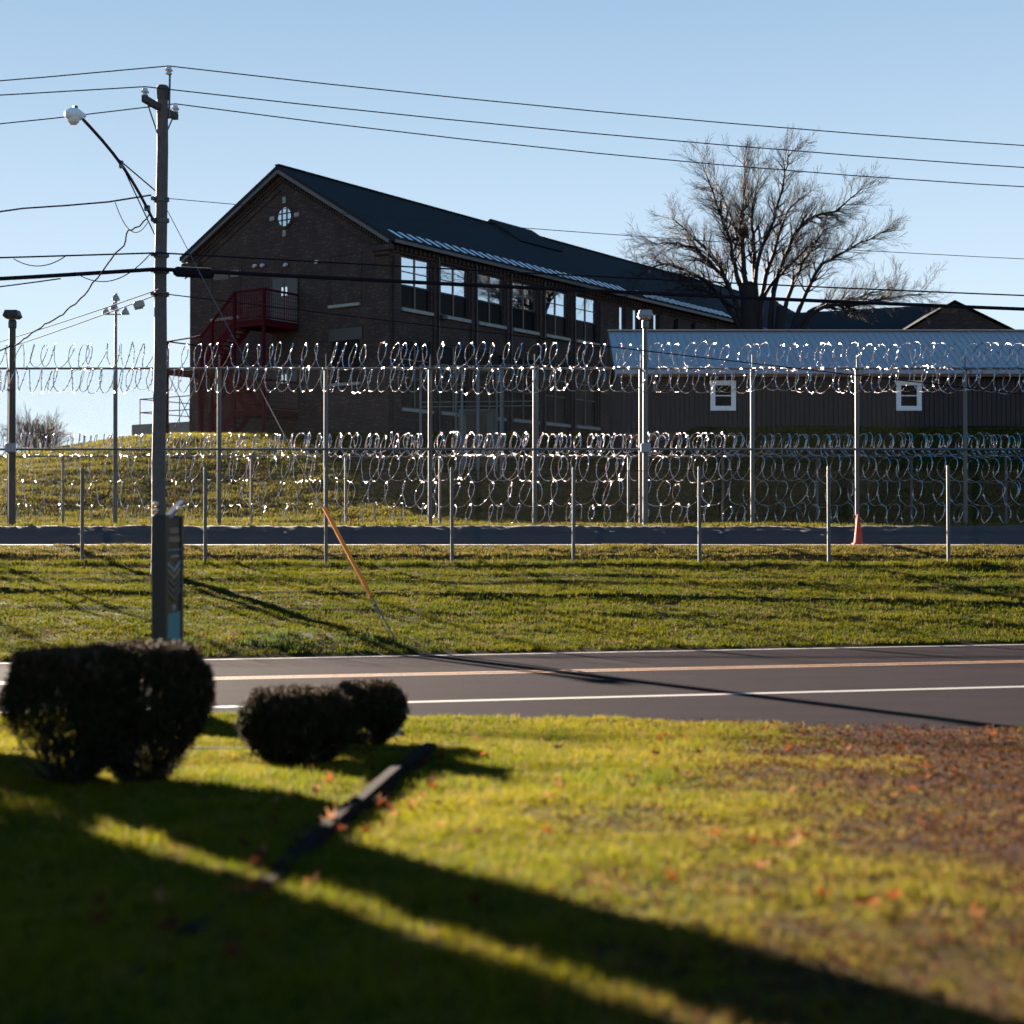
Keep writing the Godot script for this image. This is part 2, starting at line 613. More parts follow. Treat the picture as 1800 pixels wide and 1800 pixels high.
func grass() -> void:
	var green := func(x: float, d: float) -> Color:
		var t := clampf(0.5 + noise.get_noise_2d(x * 3.0, d * 3.0 + 40.0) + rng.randf_range(-0.35, 0.35), 0.0, 1.0)
		var c := Color(0.068, 0.078, 0.004).lerp(Color(0.115, 0.102, 0.005), t)
		if rng.randf() < 0.12:
			c = Color(0.15, 0.1, 0.03)
		return c
	# near lawn
	var near_ok := func(x: float, d: float) -> bool:
		if d > road_near(x) - 0.02 or (absf(x + 1.15 - 0.087 * (d - 10.0)) < 0.1 and d < 14.4 and d > 9.0):
			return false
		return rng.randf() > bare(x, d) * lerpf(0.8, 0.95, smooth(7.0, 12.0, d))
	var near_col := func(x: float, d: float) -> Color:
		var c: Color = green.call(x, d)
		return c.lerp(Color(0.085, 0.048, 0.018), bare(x, d) * rng.randf_range(0.3, 1.0))
	var near_size := func(x: float, d: float) -> float:
		return (0.78 + 0.7 * noise.get_noise_2d(x * 5.0, d * 5.0) + rng.randf_range(-0.2, 0.25)) * (1.0 - 0.45 * bare(x, d))
	scatter("lawn_grass", [tuft(12, 0.07, 0.07, 0.006, 1), tuft(12, 0.07, 0.075, 0.006, 2), tuft(14, 0.08, 0.06, 0.007, 3), tuft(9, 0.06, 0.085, 0.006, 4)], 4.0, 19.0, 400.0, 1.1, near_ok, near_col, near_size)
	# bank beyond the road
	var bank_ok := func(x: float, d: float) -> bool:
		return d > road_far(x) + 0.03 and d < 40.28
	var bank_size := func(x: float, d: float) -> float:
		var t := 0.8 + 0.5 * noise.get_noise_2d(x * 1.2, d * 6.0) + rng.randf_range(-0.2, 0.25)
		if d > 37.75 and d < 38.25:
			t += 0.7
		if Vector2((x + 3.9) * 0.8, (d - 27.6) * 2.2).length() < 1.6 and noise.get_noise_2d(x * 7.0, d * 7.0) > 0.12:
			t += 0.7
		return t
	var bank_col := func(x: float, d: float) -> Color:
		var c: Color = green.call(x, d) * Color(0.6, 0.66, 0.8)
		var straw := smooth(38.0, 39.2, d) * 0.75
		if rng.randf() < straw:
			c = Color(0.11, 0.085, 0.018)
		if Vector2((x + 3.9) * 0.8, (d - 27.6) * 2.2).length() < 1.6 and noise.get_noise_2d(x * 7.0, d * 7.0) > 0.12:
			c = Color(0.05, 0.07, 0.015)
		return c
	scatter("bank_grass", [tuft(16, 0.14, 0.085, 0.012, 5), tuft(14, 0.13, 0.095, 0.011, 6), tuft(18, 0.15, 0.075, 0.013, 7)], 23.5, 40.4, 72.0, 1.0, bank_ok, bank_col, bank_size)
	# hill behind the fences
	var hill_ok := func(x: float, d: float) -> bool:
		if d < 42.72:
			return false
		if d > 62.0 and x > 4.0:
			return false
		if d > 79.0 + 0.0 * x:
			return false
		return true
	var hill_size := func(x: float, d: float) -> float:
		return 0.8 + 0.7 * noise.get_noise_2d(x * 1.6, d * 5.0) + rng.randf_range(-0.2, 0.3)
	var hill_col := func(x: float, d: float) -> Color:
		var c: Color = green.call(x, d)
		c = c * Color(0.8, 0.85, 0.9)
		return c.lerp(Color(0.11, 0.085, 0.018), rng.randf_range(0.0, 0.75))
	scatter("hill_grass", [tuft(18, 0.26, 0.14, 0.026, 8), tuft(16, 0.28, 0.16, 0.024, 9)], 42.7, 80.0, 22.0, 0.9, hill_ok, hill_col, hill_size)

func leaf_mesh(size: float, curl: float, sd: int, tone := Color(1, 1, 1)) -> ArrayMesh:
	# a dry lobed leaf, curled
	var r := RandomNumberGenerator.new()
	r.seed = sd
	var mb := MB.new()
	var pts := []
	var lobes := 10
	for k in lobes:
		var a := TAU * k / lobes
		var rad := size * (0.5 if k % 2 else 0.28) * r.randf_range(0.8, 1.15)
		pts.append(Vector3(cos(a) * rad * 1.25, curl * rad * rad / size * r.randf_range(0.7, 1.6) + 0.004, sin(a) * rad))
	for k in lobes:
		mb.tri(Vector3(0, 0.004, 0), pts[(k + 1) % lobes], pts[k])
	mb.tube([pts[0], pts[0] + Vector3(size * 0.35, 0.01, 0.01)], [size * 0.02, size * 0.012], 4)
	for k in mb.v.size():
		mb.c.append(tone)
	return mb.mesh()

func leaves() -> void:
	var tones := [Color(0.17, 0.05, 0.012), Color(0.08, 0.02, 0.009), Color(0.2, 0.1, 0.045), Color(0.05, 0.018, 0.01)]
	var ms := []
	for t in tones:
		ms.append_array([leaf_mesh(0.11, 0.9, 1, t), leaf_mesh(0.09, 1.4, 2, t), leaf_mesh(0.13, 0.7, 3, t), leaf_mesh(0.10, 2.0, 4, t)])
	var drop := func(x: float, d: float, sc: float, label: String, group: String, tone := -1) -> void:
		var k := rng.randi() % 4
		var o := put("fallen_leaf", ms[(tone if tone >= 0 else rng.randi() % 4) * 4 + k], M.dry_leaf)
		tag(o, label, "leaf", group)
		o.position = P(x, d, 0.045 + rng.randf() * 0.02)
		o.rotation = Vector3(rng.randf_range(-0.5, 0.5), rng.randf() * TAU, rng.randf_range(-0.5, 0.5))
		o.scale = Vector3.ONE * sc * rng.randf_range(0.7, 1.25)
	for k in 90:
		var d := sqrt(lerpf(5.0 * 5.0, 16.0 * 16.0, rng.randf()))
		var x := rng.randf_range(-0.1, 0.36) * d
		drop.call(x, d, 0.75, "dry brown leaf lying on the sunlit lawn right of the timbers", "fallen leaves on the sunlit lawn")
	for k in 46:
		var d := rng.randf_range(5.5, 13.6)
		var x := -1.15 + 0.087 * (d - 10.0) + rng.randf_range(-0.5, 0.5)
		drop.call(x, d, 0.9, "dry leaf caught along the row of landscape timbers", "fallen leaves along the timbers")
	for q in [[-1.28, 7.15], [-1.22, 7.1], [-1.2, 7.25], [-1.12, 7.05], [-1.24, 7.3], [-1.33, 7.2]]:
		drop.call(q[0], q[1], 0.8, "orange brown leaf in the small pile in the lit gap between the long shadows", "leaf pile in the lit gap beside the timbers", 0)
	for q in [[1.6, 6.95], [1.75, 7.0], [1.42, 7.1], [2.05, 6.8]]:
		drop.call(q[0], q[1], 0.85, "large russet leaf at the upper edge of the long dark shadow", "large leaves by the shadow edge", 0)
	drop.call(2.62, 7.4, 1.1, "pale curled leaf, farthest right of the large light ones", "", 2)
	drop.call(1.98, 6.6, 1.0, "pale curled leaf lying nearest the shadow on the right", "", 2)
	# crumbs of leaf over the earth of the drive
	var xf := []
	var cols := PackedColorArray()
	for k in 34000:
		var d := sqrt(lerpf(4.5 * 4.5, 17.2 * 17.2, rng.randf()))
		var x := rng.randf_range(-0.15, 0.72) * d
		if d > road_near(x) - 0.05 or rng.randf() > 0.04 + bare(x, d):
			continue
		var b := Basis.from_euler(Vector3(rng.randf_range(-0.7, 0.7), rng.randf() * TAU, rng.randf_range(-0.7, 0.7))).scaled(Vector3.ONE * rng.randf_range(0.14, 0.45))
		xf.append(Transform3D(b, P(x, d, 0.01 + rng.randf() * 0.02)))
		cols.append([Color(0.055, 0.017, 0.007), Color(0.03, 0.012, 0.007), Color(0.1, 0.045, 0.017), Color(0.02, 0.01, 0.007)][rng.randi() % 4])
	var lm := leaf_mesh(0.1, 1.0, 9)
	many("leaf_litter", lm, M.dry_leaf, xf, cols)

# ------------------------------------------------------------------ brick building
const GABLE := 13.97
func brick_building() -> void:
	var at := Vector3(-6.04, 6.6, -74.9)
	var b := thing("brick_building", "long two storey dark brick building with a gable end and grey shingle roof", "building", at, deg_to_rad(-35.4))
	var L := 58.0
	var apex := Vector2(-7.17, 14.0)
	# gable wall (a slab with the gable's outline) and the long walls
	var mb := MB.new()
	var outline := [Vector2(-GABLE, -0.6), Vector2(0, -0.6), Vector2(0, 9.75), apex, Vector2(-GABLE, 10.3)]
	for k in range(1, 4):
		var a: Vector2 = outline[0]
		var p: Vector2 = outline[k]
		var q: Vector2 = outline[k + 1]
		mb.tri(Vector3(a.x, a.y, 0), Vector3(p.x, p.y, 0), Vector3(q.x, q.y, 0))
		mb.tri(Vector3(a.x, a.y, -0.4), Vector3(q.x, q.y, -0.4), Vector3(p.x, p.y, -0.4))
	for k in 5:
		var p: Vector2 = outline[k]
		var q: Vector2 = outline[(k + 1) % 5]
		mb.quad(Vector3(p.x, p.y, 0), Vector3(p.x, p.y, -0.4), Vector3(q.x, q.y, -0.4), Vector3(q.x, q.y, 0))
	part("gable_wall", mb, M.brick, b)
	# long wall towards the right, with real window openings cut out (pieces between openings)
	var cuts := []
	for k in 6:
		var z := -1.0 - 3.16 * k
		cuts.append([z, z - 2.36, [[1.6, 5.05], [6.55, 9.15]]])
	for z in [-21.6, -23.2, -25.7, -28.1, -30.4, -33.4, -36.4, -39.4]:
		cuts.append([z, z - 0.72, [[2.2, 4.6], [6.9, 9.1]]])
	mb = MB.new()
	var zprev := -0.4
	var slab := func(z0: float, z1: float, y0: float, y1: float) -> void:
		mb.box(Vector3(-0.2, (y0 + y1) / 2, (z0 + z1) / 2), Vector3(0.4, y1 - y0, absf(z1 - z0)))
	for cu in cuts:
		slab.call(zprev, cu[0], -0.6, 9.75)
		slab.call(cu[0], cu[1], -0.6, cu[2][0][0])
		slab.call(cu[0], cu[1], cu[2][0][1], cu[2][1][0])
		slab.call(cu[0], cu[1], cu[2][1][1], 9.75)
		zprev = cu[1]
	slab.call(zprev, -L, -0.6, 9.75)
	part("side_wall", mb, M.brick, b)
	mb = MB.new()
	mb.box(Vector3(-GABLE + 0.2, 4.85, -L / 2 - 0.2), Vector3(0.4, 10.9, L - 0.4))
	mb.box(Vector3(-GABLE / 2, 4.6, -L), Vector3(GABLE, 10.3, 0.4))
	part("back_wall", mb, M.brick, b)
	# pilasters between the big windows
	for k in 7:
		mb = MB.new()
		mb.box(Vector3(0.06, 4.5, -0.6 - 3.16 * k + 0.02), Vector3(0.12, 9.0, 0.5))
		part("pilaster", mb, M.brick, b)
	# windows
	for ci in cuts.size():
		var cu: Array = cuts[ci]
		var z0: float = cu[0]
		var z1: float = cu[1]
		for lv in 2:
			var y0: float = cu[2][lv][0]
			var y1: float = cu[2][lv][1]
			var w := Node3D.new()
			w.name = "window"
			b.add_child(w, true)
			var zc := (z0 + z1) / 2
			var mid := y0 + (y1 - y0) * 0.44
			var fr := MB.new()
			for yy in [y0 + 0.035, y1 - 0.035]:
				fr.box(Vector3(-0.14, yy, zc), Vector3(0.08, 0.07, z0 - z1))
			for zz in [z0 - 0.035, z1 + 0.035]:
				fr.box(Vector3(-0.14, (y0 + y1) / 2, zz), Vector3(0.08, y1 - y0 - 0.14, 0.07))
			if ci < 6:
				fr.box(Vector3(-0.14, mid, zc), Vector3(0.075, 0.08, z0 - z1 - 0.14))
			part("frame", fr, M.frame, w)
			if ci < 6:
				var mu := MB.new()
				mu.box(Vector3(-0.13, (mid + y0) / 2 + 0.015, zc), Vector3(0.07, mid - y0 - 0.12, 0.055))
				mu.box(Vector3(-0.13, (mid + y1) / 2, zc), Vector3(0.07, y1 - mid - 0.12, 0.055))
				mu.box(Vector3(-0.132, mid + (y1 - mid) * 0.47, zc), Vector3(0.06, 0.04, z0 - z1 - 0.16))
				part("muntin", mu, M.mullion, w)
				var g := MB.new()
				g.box(Vector3(-0.16, (mid + y1) / 2, zc), Vector3(0.02, y1 - mid, z0 - z1 - 0.1))
				part("pane", g, M.mirror if lv == 1 else M.dark_glass, w)
				g = MB.new()
				g.box(Vector3(-0.17, (mid + y0) / 2, zc), Vector3(0.02, mid - y0, z0 - z1 - 0.1))
				part("pane", g, M.dark_glass, w)
			else:
				var g := MB.new()
				g.box(Vector3(-0.16, (y0 + y1) / 2, zc), Vector3(0.02, y1 - y0 - 0.1, z0 - z1 - 0.1))
				part("pane", g, M.mirror if lv == 1 and ci < 9 else M.dark_glass, w)
			var si := MB.new()
			si.box(Vector3(0.0, y0 - 0.1, zc), Vector3(0.28, 0.16, z0 - z1 + 0.1))
			part("sill", si, M.stone, w)
	# roof: two slopes with overhang, thickness 0.2
	var ov := 0.35
	var R := Vector2(0.42, 9.62)
	var Lf := Vector2(-GABLE - 0.45, 10.1)
	var up := Vector2(0, 0.2)
	for side in 2:
		var e: Vector2 = R if side == 0 else Lf
		var ap := apex + Vector2(0, 0.12)
		mb = MB.new()
		var p := []
		for q in [e, ap]:
			for z in [ov, -L - 0.3]:
				p.append(Vector3(q.x, q.y, z))
		# p0 e front, p1 e back, p2 apex front, p3 apex back
		var u := Vector3(0, 0.2, 0)
		if side == 0:
			mb.hexa([p[2], p[0], p[1], p[3], p[2] + u, p[0] + u, p[1] + u, p[3] + u])
		else:
			mb.hexa([p[0], p[2], p[3], p[1], p[0] + u, p[2] + u, p[3] + u, p[1] + u])
		part("roof_slope", mb, M.shingle, b)
	mb = MB.new()
	mb.bar(Vector3(apex.x, apex.y + 0.33, ov), Vector3(apex.x, apex.y + 0.33, -L - 0.3), 0.3, 0.06)
	part("ridge_cap", mb, M.shingle, b)
	# rake boards and corbelled brick bands below the roof edge
	for side in 2:
		var e: Vector2 = Vector2(0.3, 9.62) if side == 0 else Vector2(-GABLE - 0.35, 10.1)
		mb = MB.new()
		var a3 := Vector3(e.x, e.y - 0.02, 0.2)
		var b3 := Vector3(apex.x, apex.y + 0.02, 0.2)
		mb.bar(a3, b3, 0.25, 0.2)
		part("rake_board", mb, M.dull_metal, b)
		mb = MB.new()
		var count := 46
		for k in count:
			var q := a3.lerp(b3, (k + 0.5) / count) - Vector3(0, 0.32, 0)
			mb.box(Vector3(q.x, q.y, 0.06), Vector3(0.09, 0.2, 0.1))
		mb.bar(a3 - Vector3(0, 0.52, 0.16), b3 - Vector3(0, 0.52, 0.16), 0.06, 0.09)
		mb.bar(a3 - Vector3(0, 0.9, 0.165), b3 - Vector3(0, 0.9, 0.165), 0.05, 0.07)
		part("corbel_band", mb, M.brick, b, "stuff")
		# cornice return at the foot of the rake
		mb = MB.new()
		var s := 1.0 if side == 0 else -1.0
		mb.soft_box(Vector3(e.x - s * 0.55, e.y - 0.28, 0.14), Vector3(1.3, 0.3, 0.26), 0.05)
		mb.soft_box(Vector3(e.x - s * 0.65, e.y - 0.52, 0.09), Vector3(1.0, 0.18, 0.16), 0.04)
		part("cornice_return", mb, M.brick, b)
	mb = MB.new()
	for k in 150:
		mb.box(Vector3(0.07, 9.42, -0.2 - k * 0.36), Vector3(0.14, 0.22, 0.16))
	mb.box(Vector3(0.05, 9.24, -L / 2), Vector3(0.1, 0.08, L - 0.4))
	part("dentil_band", mb, M.brick, b, "stuff")
	mb = MB.new()
	mb.box(Vector3(0.36, 9.66, -L / 2), Vector3(0.14, 0.16, L))
	part("gutter", mb, M.dull_metal, b)
	# bright metal eave panels with gaps of shingle
	var sl := (apex - Vector2(0.42, 9.5)).normalized()
	for k in 48:
		var z := -0.5 - k * 0.74
		if k > 29 and k < 32:
			continue
		mb = MB.new()
		var c := Vector2(0.42, 9.86) + sl * 0.42
		var bs := Basis(Vector3(sl.x, sl.y, 0), Vector3(-sl.y, sl.x, 0) * -1.0, Vector3(0, 0, 1)).orthonormalized()
		if bs.determinant() < 0:
			bs.y = -bs.y
		mb.box(Vector3(c.x, c.y + 0.02, z), Vector3(0.95, 0.03, 0.27), bs)
		part("eave_panel", mb, M.eave_metal, b)
	# low ventilator gable on the ridge, vent pipes
	mb = MB.new()
	var zr := -18.2
	var pk := [Vector3(apex.x, apex.y + 0.62, 0), Vector3(apex.x + 2.4, apex.y - 1.0, 0), Vector3(apex.x - 2.4, apex.y - 1.0, 0)]
	for k in 3:
		var p: Vector3 = pk[k] + Vector3(0, 0, zr)
		var q: Vector3 = pk[(k + 1) % 3] + Vector3(0, 0, zr)
		var zz := Vector3(0, 0, -4.5)
		mb.quad(p, p + zz, q + zz, q) if k != 99 else null
	mb.tri(pk[0] + Vector3(0, 0, zr), pk[2] + Vector3(0, 0, zr), pk[1] + Vector3(0, 0, zr))
	mb.tri(pk[0] + Vector3(0, 0, zr - 4.5), pk[1] + Vector3(0, 0, zr - 4.5), pk[2] + Vector3(0, 0, zr - 4.5))
	part("roof_vent_gable", mb, M.shingle, b)
	for q in [[-4.6, -33.0], [-5.6, -38.5], [-3.0, -47.0]]:
		mb = MB.new()
		var y: float = apex.y - (q[0] - apex.x) * 0.58
		mb.rod(Vector3(q[0], y - 0.4, q[1]), Vector3(q[0], y + 0.9, q[1]), 0.1, 8)
		part("vent_pipe", mb, M.dull_metal, b)
	# round gable window with four keystones
	var rw := Node3D.new()
	rw.name = "round_window"
	b.add_child(rw, true)
	var wc := Vector3(-6.95, 11.68, 0.0)
	mb = MB.new()
	for k in 24:
		var a0 := TAU * k / 24
		var a1 := TAU * (k + 1) / 24
		var f := func(a: float, r: float, z: float) -> Vector3: return wc + Vector3(cos(a) * r, sin(a) * r, z)
		mb.quad(f.call(a0, 0.5, 0.07), f.call(a0, 0.62, 0.07), f.call(a1, 0.62, 0.07), f.call(a1, 0.5, 0.07))
		mb.quad(f.call(a0, 0.62, 0.07), f.call(a0, 0.62, 0.0), f.call(a1, 0.62, 0.0), f.call(a1, 0.62, 0.07))
		mb.quad(f.call(a1, 0.5, 0.07), f.call(a1, 0.5, 0.0), f.call(a0, 0.5, 0.0), f.call(a0, 0.5, 0.07))
	part("brick_ring", mb, M.brick, rw)
	mb = MB.new()
	for q in [-0.17, 0.17]:
		mb.box(wc + Vector3(q, 0, 0.035), Vector3(0.05, 0.92, 0.03))
		mb.box(wc + Vector3(0, q, 0.036), Vector3(0.92, 0.05, 0.028))
	part("muntin", mb, M.frame, rw)
	mb = MB.new()
	for k in range(24):
		var a0 := TAU * k / 24
		var a1 := TAU * (k + 1) / 24
		mb.tri(wc + Vector3(0, 0, 0.012), wc + Vector3(cos(a0) * 0.5, sin(a0) * 0.5, 0.012), wc + Vector3(cos(a1) * 0.5, sin(a1) * 0.5, 0.012))
	part("pane", mb, mat(0.5, 0.62, 0.68, 0.12, 0.8), rw)
	for q in [[0, 0.86], [0, -0.86], [0.86, 0], [-0.86, 0]]:
		mb = MB.new()
		mb.soft_box(wc + Vector3(q[0], q[1], 0.03), Vector3(0.34 if q[0] else 0.22, 0.34 if q[1] else 0.22, 0.09), 0.02)
		part("keystone", mb, M.stone, b)
	# doors of both landings
	for y in [[6.1, 8.55], [1.6, 3.9]]:
		var dr := Node3D.new()
		dr.name = "door"
		b.add_child(dr, true)
		for k in 2:
			mb = MB.new()
			mb.soft_box(Vector3(-7.36 + k * 0.88, (y[0] + y[1]) / 2, 0.03), Vector3(0.86, y[1] - y[0], 0.05), 0.012)
			part("door_leaf", mb, M.sign_dark, dr)
			mb = MB.new()
			mb.box(Vector3(-7.04 + k * 0.27, y[0] + 1.72, 0.06), Vector3(0.13, 0.44, 0.012))
			part("pane", mb, mat(0.8, 0.88, 0.86, 0.06, 0.9), dr)
		mb = MB.new()
		mb.box(Vector3(-6.92, y[1] + 0.05, 0.03), Vector3(1.9, 0.1, 0.1))
		for s in [-1, 1]:
			mb.box(Vector3(-6.92 + s * 0.92, (y[0] + y[1]) / 2, 0.03), Vector3(0.07, y[1] - y[0], 0.1))
		part("frame", mb, M.frame, dr)
	# blocked window openings with sills, lintels and a grey patch
	for q in [[-3.88, -1.8, 6.75], [-12.3, -10.2, 6.75]]:
		mb = MB.new()
		mb.soft_box(Vector3((q[0] + q[1]) / 2, q[2], 0.05), Vector3(q[1] - q[0], 0.16, 0.14), 0.02)
		part("sill", mb, M.stone, b)
		mb = MB.new()
		for s in [q[0], q[1]]:
			mb.box(Vector3(s, q[2] + 1.35, 0.01), Vector3(0.1, 2.5, 0.03))
		mb.box(Vector3((q[0] + q[1]) / 2, q[2] + 2.66, 0.012), Vector3(q[1] - q[0] + 0.3, 0.24, 0.035))
		part("blocked_opening", mb, M.brick, b)
	mb = MB.new()
	mb.box(Vector3(-10.5, 9.22, 0.008), Vector3(0.75, 0.6, 0.02))
	part("grey_patch", mb, mat(0.14, 0.135, 0.17, 0.8), b)
	mb = MB.new()
	mb.box(Vector3(-11.6, 9.1, 0.009), Vector3(1.1, 0.45, 0.02))
	part("grey_patch", mb, mat(0.1, 0.09, 0.08, 0.8), b)
	for q in [[-3.65, -1.85, 2.9, 5.0]]:
		var w := Node3D.new()
		w.name = "window"
		b.add_child(w, true)
		mb = MB.new()
		mb.box(Vector3((q[0] + q[1]) / 2, (q[2] + q[3]) / 2, 0.012), Vector3(q[1] - q[0], q[3] - q[2], 0.02))
		part("pane", mb, M.dark_glass, w)
		mb = MB.new()
		mb.box(Vector3((q[0] + q[1]) / 2, 5.32, 0.03), Vector3(2.2, 0.6, 0.06))
		part("shutter_box", mb, M.frame, w)
		mb = MB.new()
		mb.box(Vector3((q[0] + q[1]) / 2, 2.82, 0.05), Vector3(2.0, 0.14, 0.13))
		part("sill", mb, M.stone, w)
	# wall lights high on the gable
	for q in [[-8.95, 9.35], [-8.4, 9.32], [-6.75, 9.18], [-4.6, 9.12]]:
		mb = MB.new()
		mb.soft_box(Vector3(q[0], q[1], 0.12), Vector3(0.2, 0.14, 0.18), 0.03)
		mb.lathe(Vector3(q[0], q[1] - 0.08, 0.2), [Vector2(0.0, -0.06), Vector2(0.07, -0.04), Vector2(0.1, 0.05)], 8)
		part("wall_light", mb, M.porcelain, b)
	# downspouts and a conduit box on the long wall
	for z in [-3.75, -6.95, -10.1, -13.3, -16.4]:
		mb = MB.new()
		mb.bar(Vector3(0.2, 9.4, z), Vector3(0.2, -0.3, z), 0.09, 0.09)
		part("downspout", mb, M.frame, b)
	mb = MB.new()
	mb.soft_box(Vector3(0.3, 6.35, -4.0), Vector3(0.3, 0.26, 0.36), 0.05)
	part("wall_light", mb, M.frame, b)
	fire_escape(at)
	# concrete loading dock at the left corner
	var dk := thing("loading_dock", "dark concrete loading dock with pipe railings left of the brick building", "loading dock", at, deg_to_rad(-35.4))
	mb = MB.new()
	mb.soft_box(Vector3(-16.35, 0.45, -2.2), Vector3(4.68, 1.95, 4.4), 0.05)
	part("platform", mb, M.concrete, dk)
	mb = MB.new()
	for x in [-18.3, -16.7, -15.1]:
		mb.rod(Vector3(x, 1.4, -0.3), Vector3(x, 2.85, -0.3), 0.03)
		mb.rod(Vector3(x, 1.4, -4.0), Vector3(x, 2.85, -4.0), 0.03)
	part("railing_post", mb, M.red, dk)
	for y in [2.1, 2.85]:
		mb = MB.new()
		mb.rod(Vector3(-18.3, y, -0.3), Vector3(-14.0, y, -0.3), 0.03)
		mb.rod(Vector3(-18.3, y, -4.0), Vector3(-14.0, y, -4.0), 0.03)
		mb.rod(Vector3(-18.3, y, -4.0), Vector3(-18.3, y, -0.3), 0.03)
		part("rail", mb, M.red, dk)

func fire_escape(at: Vector3) -> void:
	var f := thing("fire_escape", "dark red steel fire escape with two landings on the brick gable", "fire escape", at, deg_to_rad(-35.4))
	var mb: MB
	var deck := func(x0: float, x1: float, z0: float, z1: float, y: float) -> void:
		var k := MB.new()
		k.box(Vector3((x0 + x1) / 2, y, (z0 + z1) / 2), Vector3(x1 - x0, 0.06, z1 - z0))
		part("deck", k, M.red, f)
		k = MB.new()
		for z in [z0 + 0.04, z1 - 0.04]:
			k.box(Vector3((x0 + x1) / 2, y - 0.17, z), Vector3(x1 - x0, 0.26, 0.07))
		for x in [x0 + 0.04, x1 - 0.04]:
			k.box(Vector3(x, y - 0.172, (z0 + z1) / 2), Vector3(0.07, 0.25, z1 - z0 - 0.16))
		part("deck_frame", k, M.red, f)
	deck.call(-8.0, -5.93, 0.05, 2.55, 6.05)
	deck.call(-8.0, -5.93, 0.05, 2.55, 1.55)
	deck.call(-12.97, -10.5, 0.05, 2.55, 3.95)
	var flight := func(x0: float, y0: float, x1: float, y1: float, z0: float, z1: float) -> void:
		for z in [z0, z1]:
			var k := MB.new()
			var w := 0.05
			var h := 0.3
			var s := signf(x1 - x0)
			k.bar(Vector3(x0, y0 - 0.12, z), Vector3(x1, y1 - 0.12, z), w, h)
			part("stringer", k, M.red, f)
		var n := int(absf(y1 - y0) / 0.19)
		for q in n:
			var t := (q + 0.5) / n
			var k := MB.new()
			k.box(Vector3(lerpf(x0, x1, t), lerpf(y0, y1, t) - 0.02, (z0 + z1) / 2), Vector3(0.27, 0.035, absf(z1 - z0) - 0.06))
			part("tread", k, M.red, f)
	flight.call(-10.5, 3.95, -8.0, 6.05, 1.4, 2.5)
	flight.call(-10.5, 3.95, -8.0, 1.55, 0.15, 1.25)
	flight.call(-9.85, -0.1, -8.0, 1.55, 1.4, 2.5)
	# posts
	for q in [[-8.0, 2.52, -0.4, 7.6], [-5.95, 2.52, -0.4, 7.6], [-12.95, 2.52, -0.4, 5.45], [-12.95, 0.1, -0.4, 5.45], [-10.5, 2.52, -0.4, 3.9], [-9.6, 2.52, -0.4, 6.2]]:
		mb = MB.new()
		mb.box(Vector3(q[0], (q[2] + q[3]) / 2, q[1]), Vector3(0.13, q[3] - q[2], 0.13))
		part("post", mb, M.red, f)
	# guards: top rail, bottom rail and close mesh between them
	var guard := func(a: Vector3, b: Vector3, h: float) -> void:
		var k := MB.new()
		var u := Vector3(0, h, 0)
		k.bar(a + u, b + u, 0.08, 0.1)
		k.bar(a + Vector3(0, 0.12, 0), b + Vector3(0, 0.12, 0), 0.05, 0.06)
		part("guard_rail", k, M.red, f)
		k = MB.new()
		var n := int(a.distance_to(b) / 0.13)
		for q in n + 1:
			var p := a.lerp(b, float(q) / n)
			k.bar(p + Vector3(0, 0.12, 0), p + u, 0.03, 0.012)
		for q in range(1, 7):
			k.bar(a + Vector3(0, h * q / 7.0, 0), b + Vector3(0, h * q / 7.0, 0), 0.012, 0.016)
		part("mesh_panel", k, M.red, f)
	for y in [6.05, 1.55]:
		guard.call(Vector3(-8.0, y, 2.5), Vector3(-5.95, y, 2.5), 1.5)
		guard.call(Vector3(-5.95, y, 2.5), Vector3(-5.95, y, 0.1), 1.5)
	guard.call(Vector3(-10.5, 3.95, 2.5), Vector3(-8.0, 6.05, 2.5), 1.5)
	guard.call(Vector3(-9.85, -0.1, 2.5), Vector3(-8.0, 1.55, 2.5), 1.5)
	guard.call(Vector3(-10.5, 3.95, 1.25), Vector3(-8.0, 1.55, 1.25), 1.3)
	# open railing round the middle landing and braces under it
	mb = MB.new()
	mb.rod(Vector3(-12.95, 5.42, 2.5), Vector3(-11.0, 5.5, 2.5), 0.04)
	mb.rod(Vector3(-12.95, 5.42, 2.5), Vector3(-12.95, 5.42, 0.1), 0.04)
	mb.rod(Vector3(-11.0, 5.5, 2.5), Vector3(-10.5, 5.55, 2.5), 0.04)
	part("guard_rail", mb, M.red, f)
	mb = MB.new()
	mb.rod(Vector3(-12.95, 3.8, 2.5), Vector3(-12.95, 0.2, 0.1), 0.02)
	mb.rod(Vector3(-12.95, 0.2, 2.5), Vector3(-12.95, 3.8, 0.1), 0.02)
	part("cross_brace", mb, M.red, f)

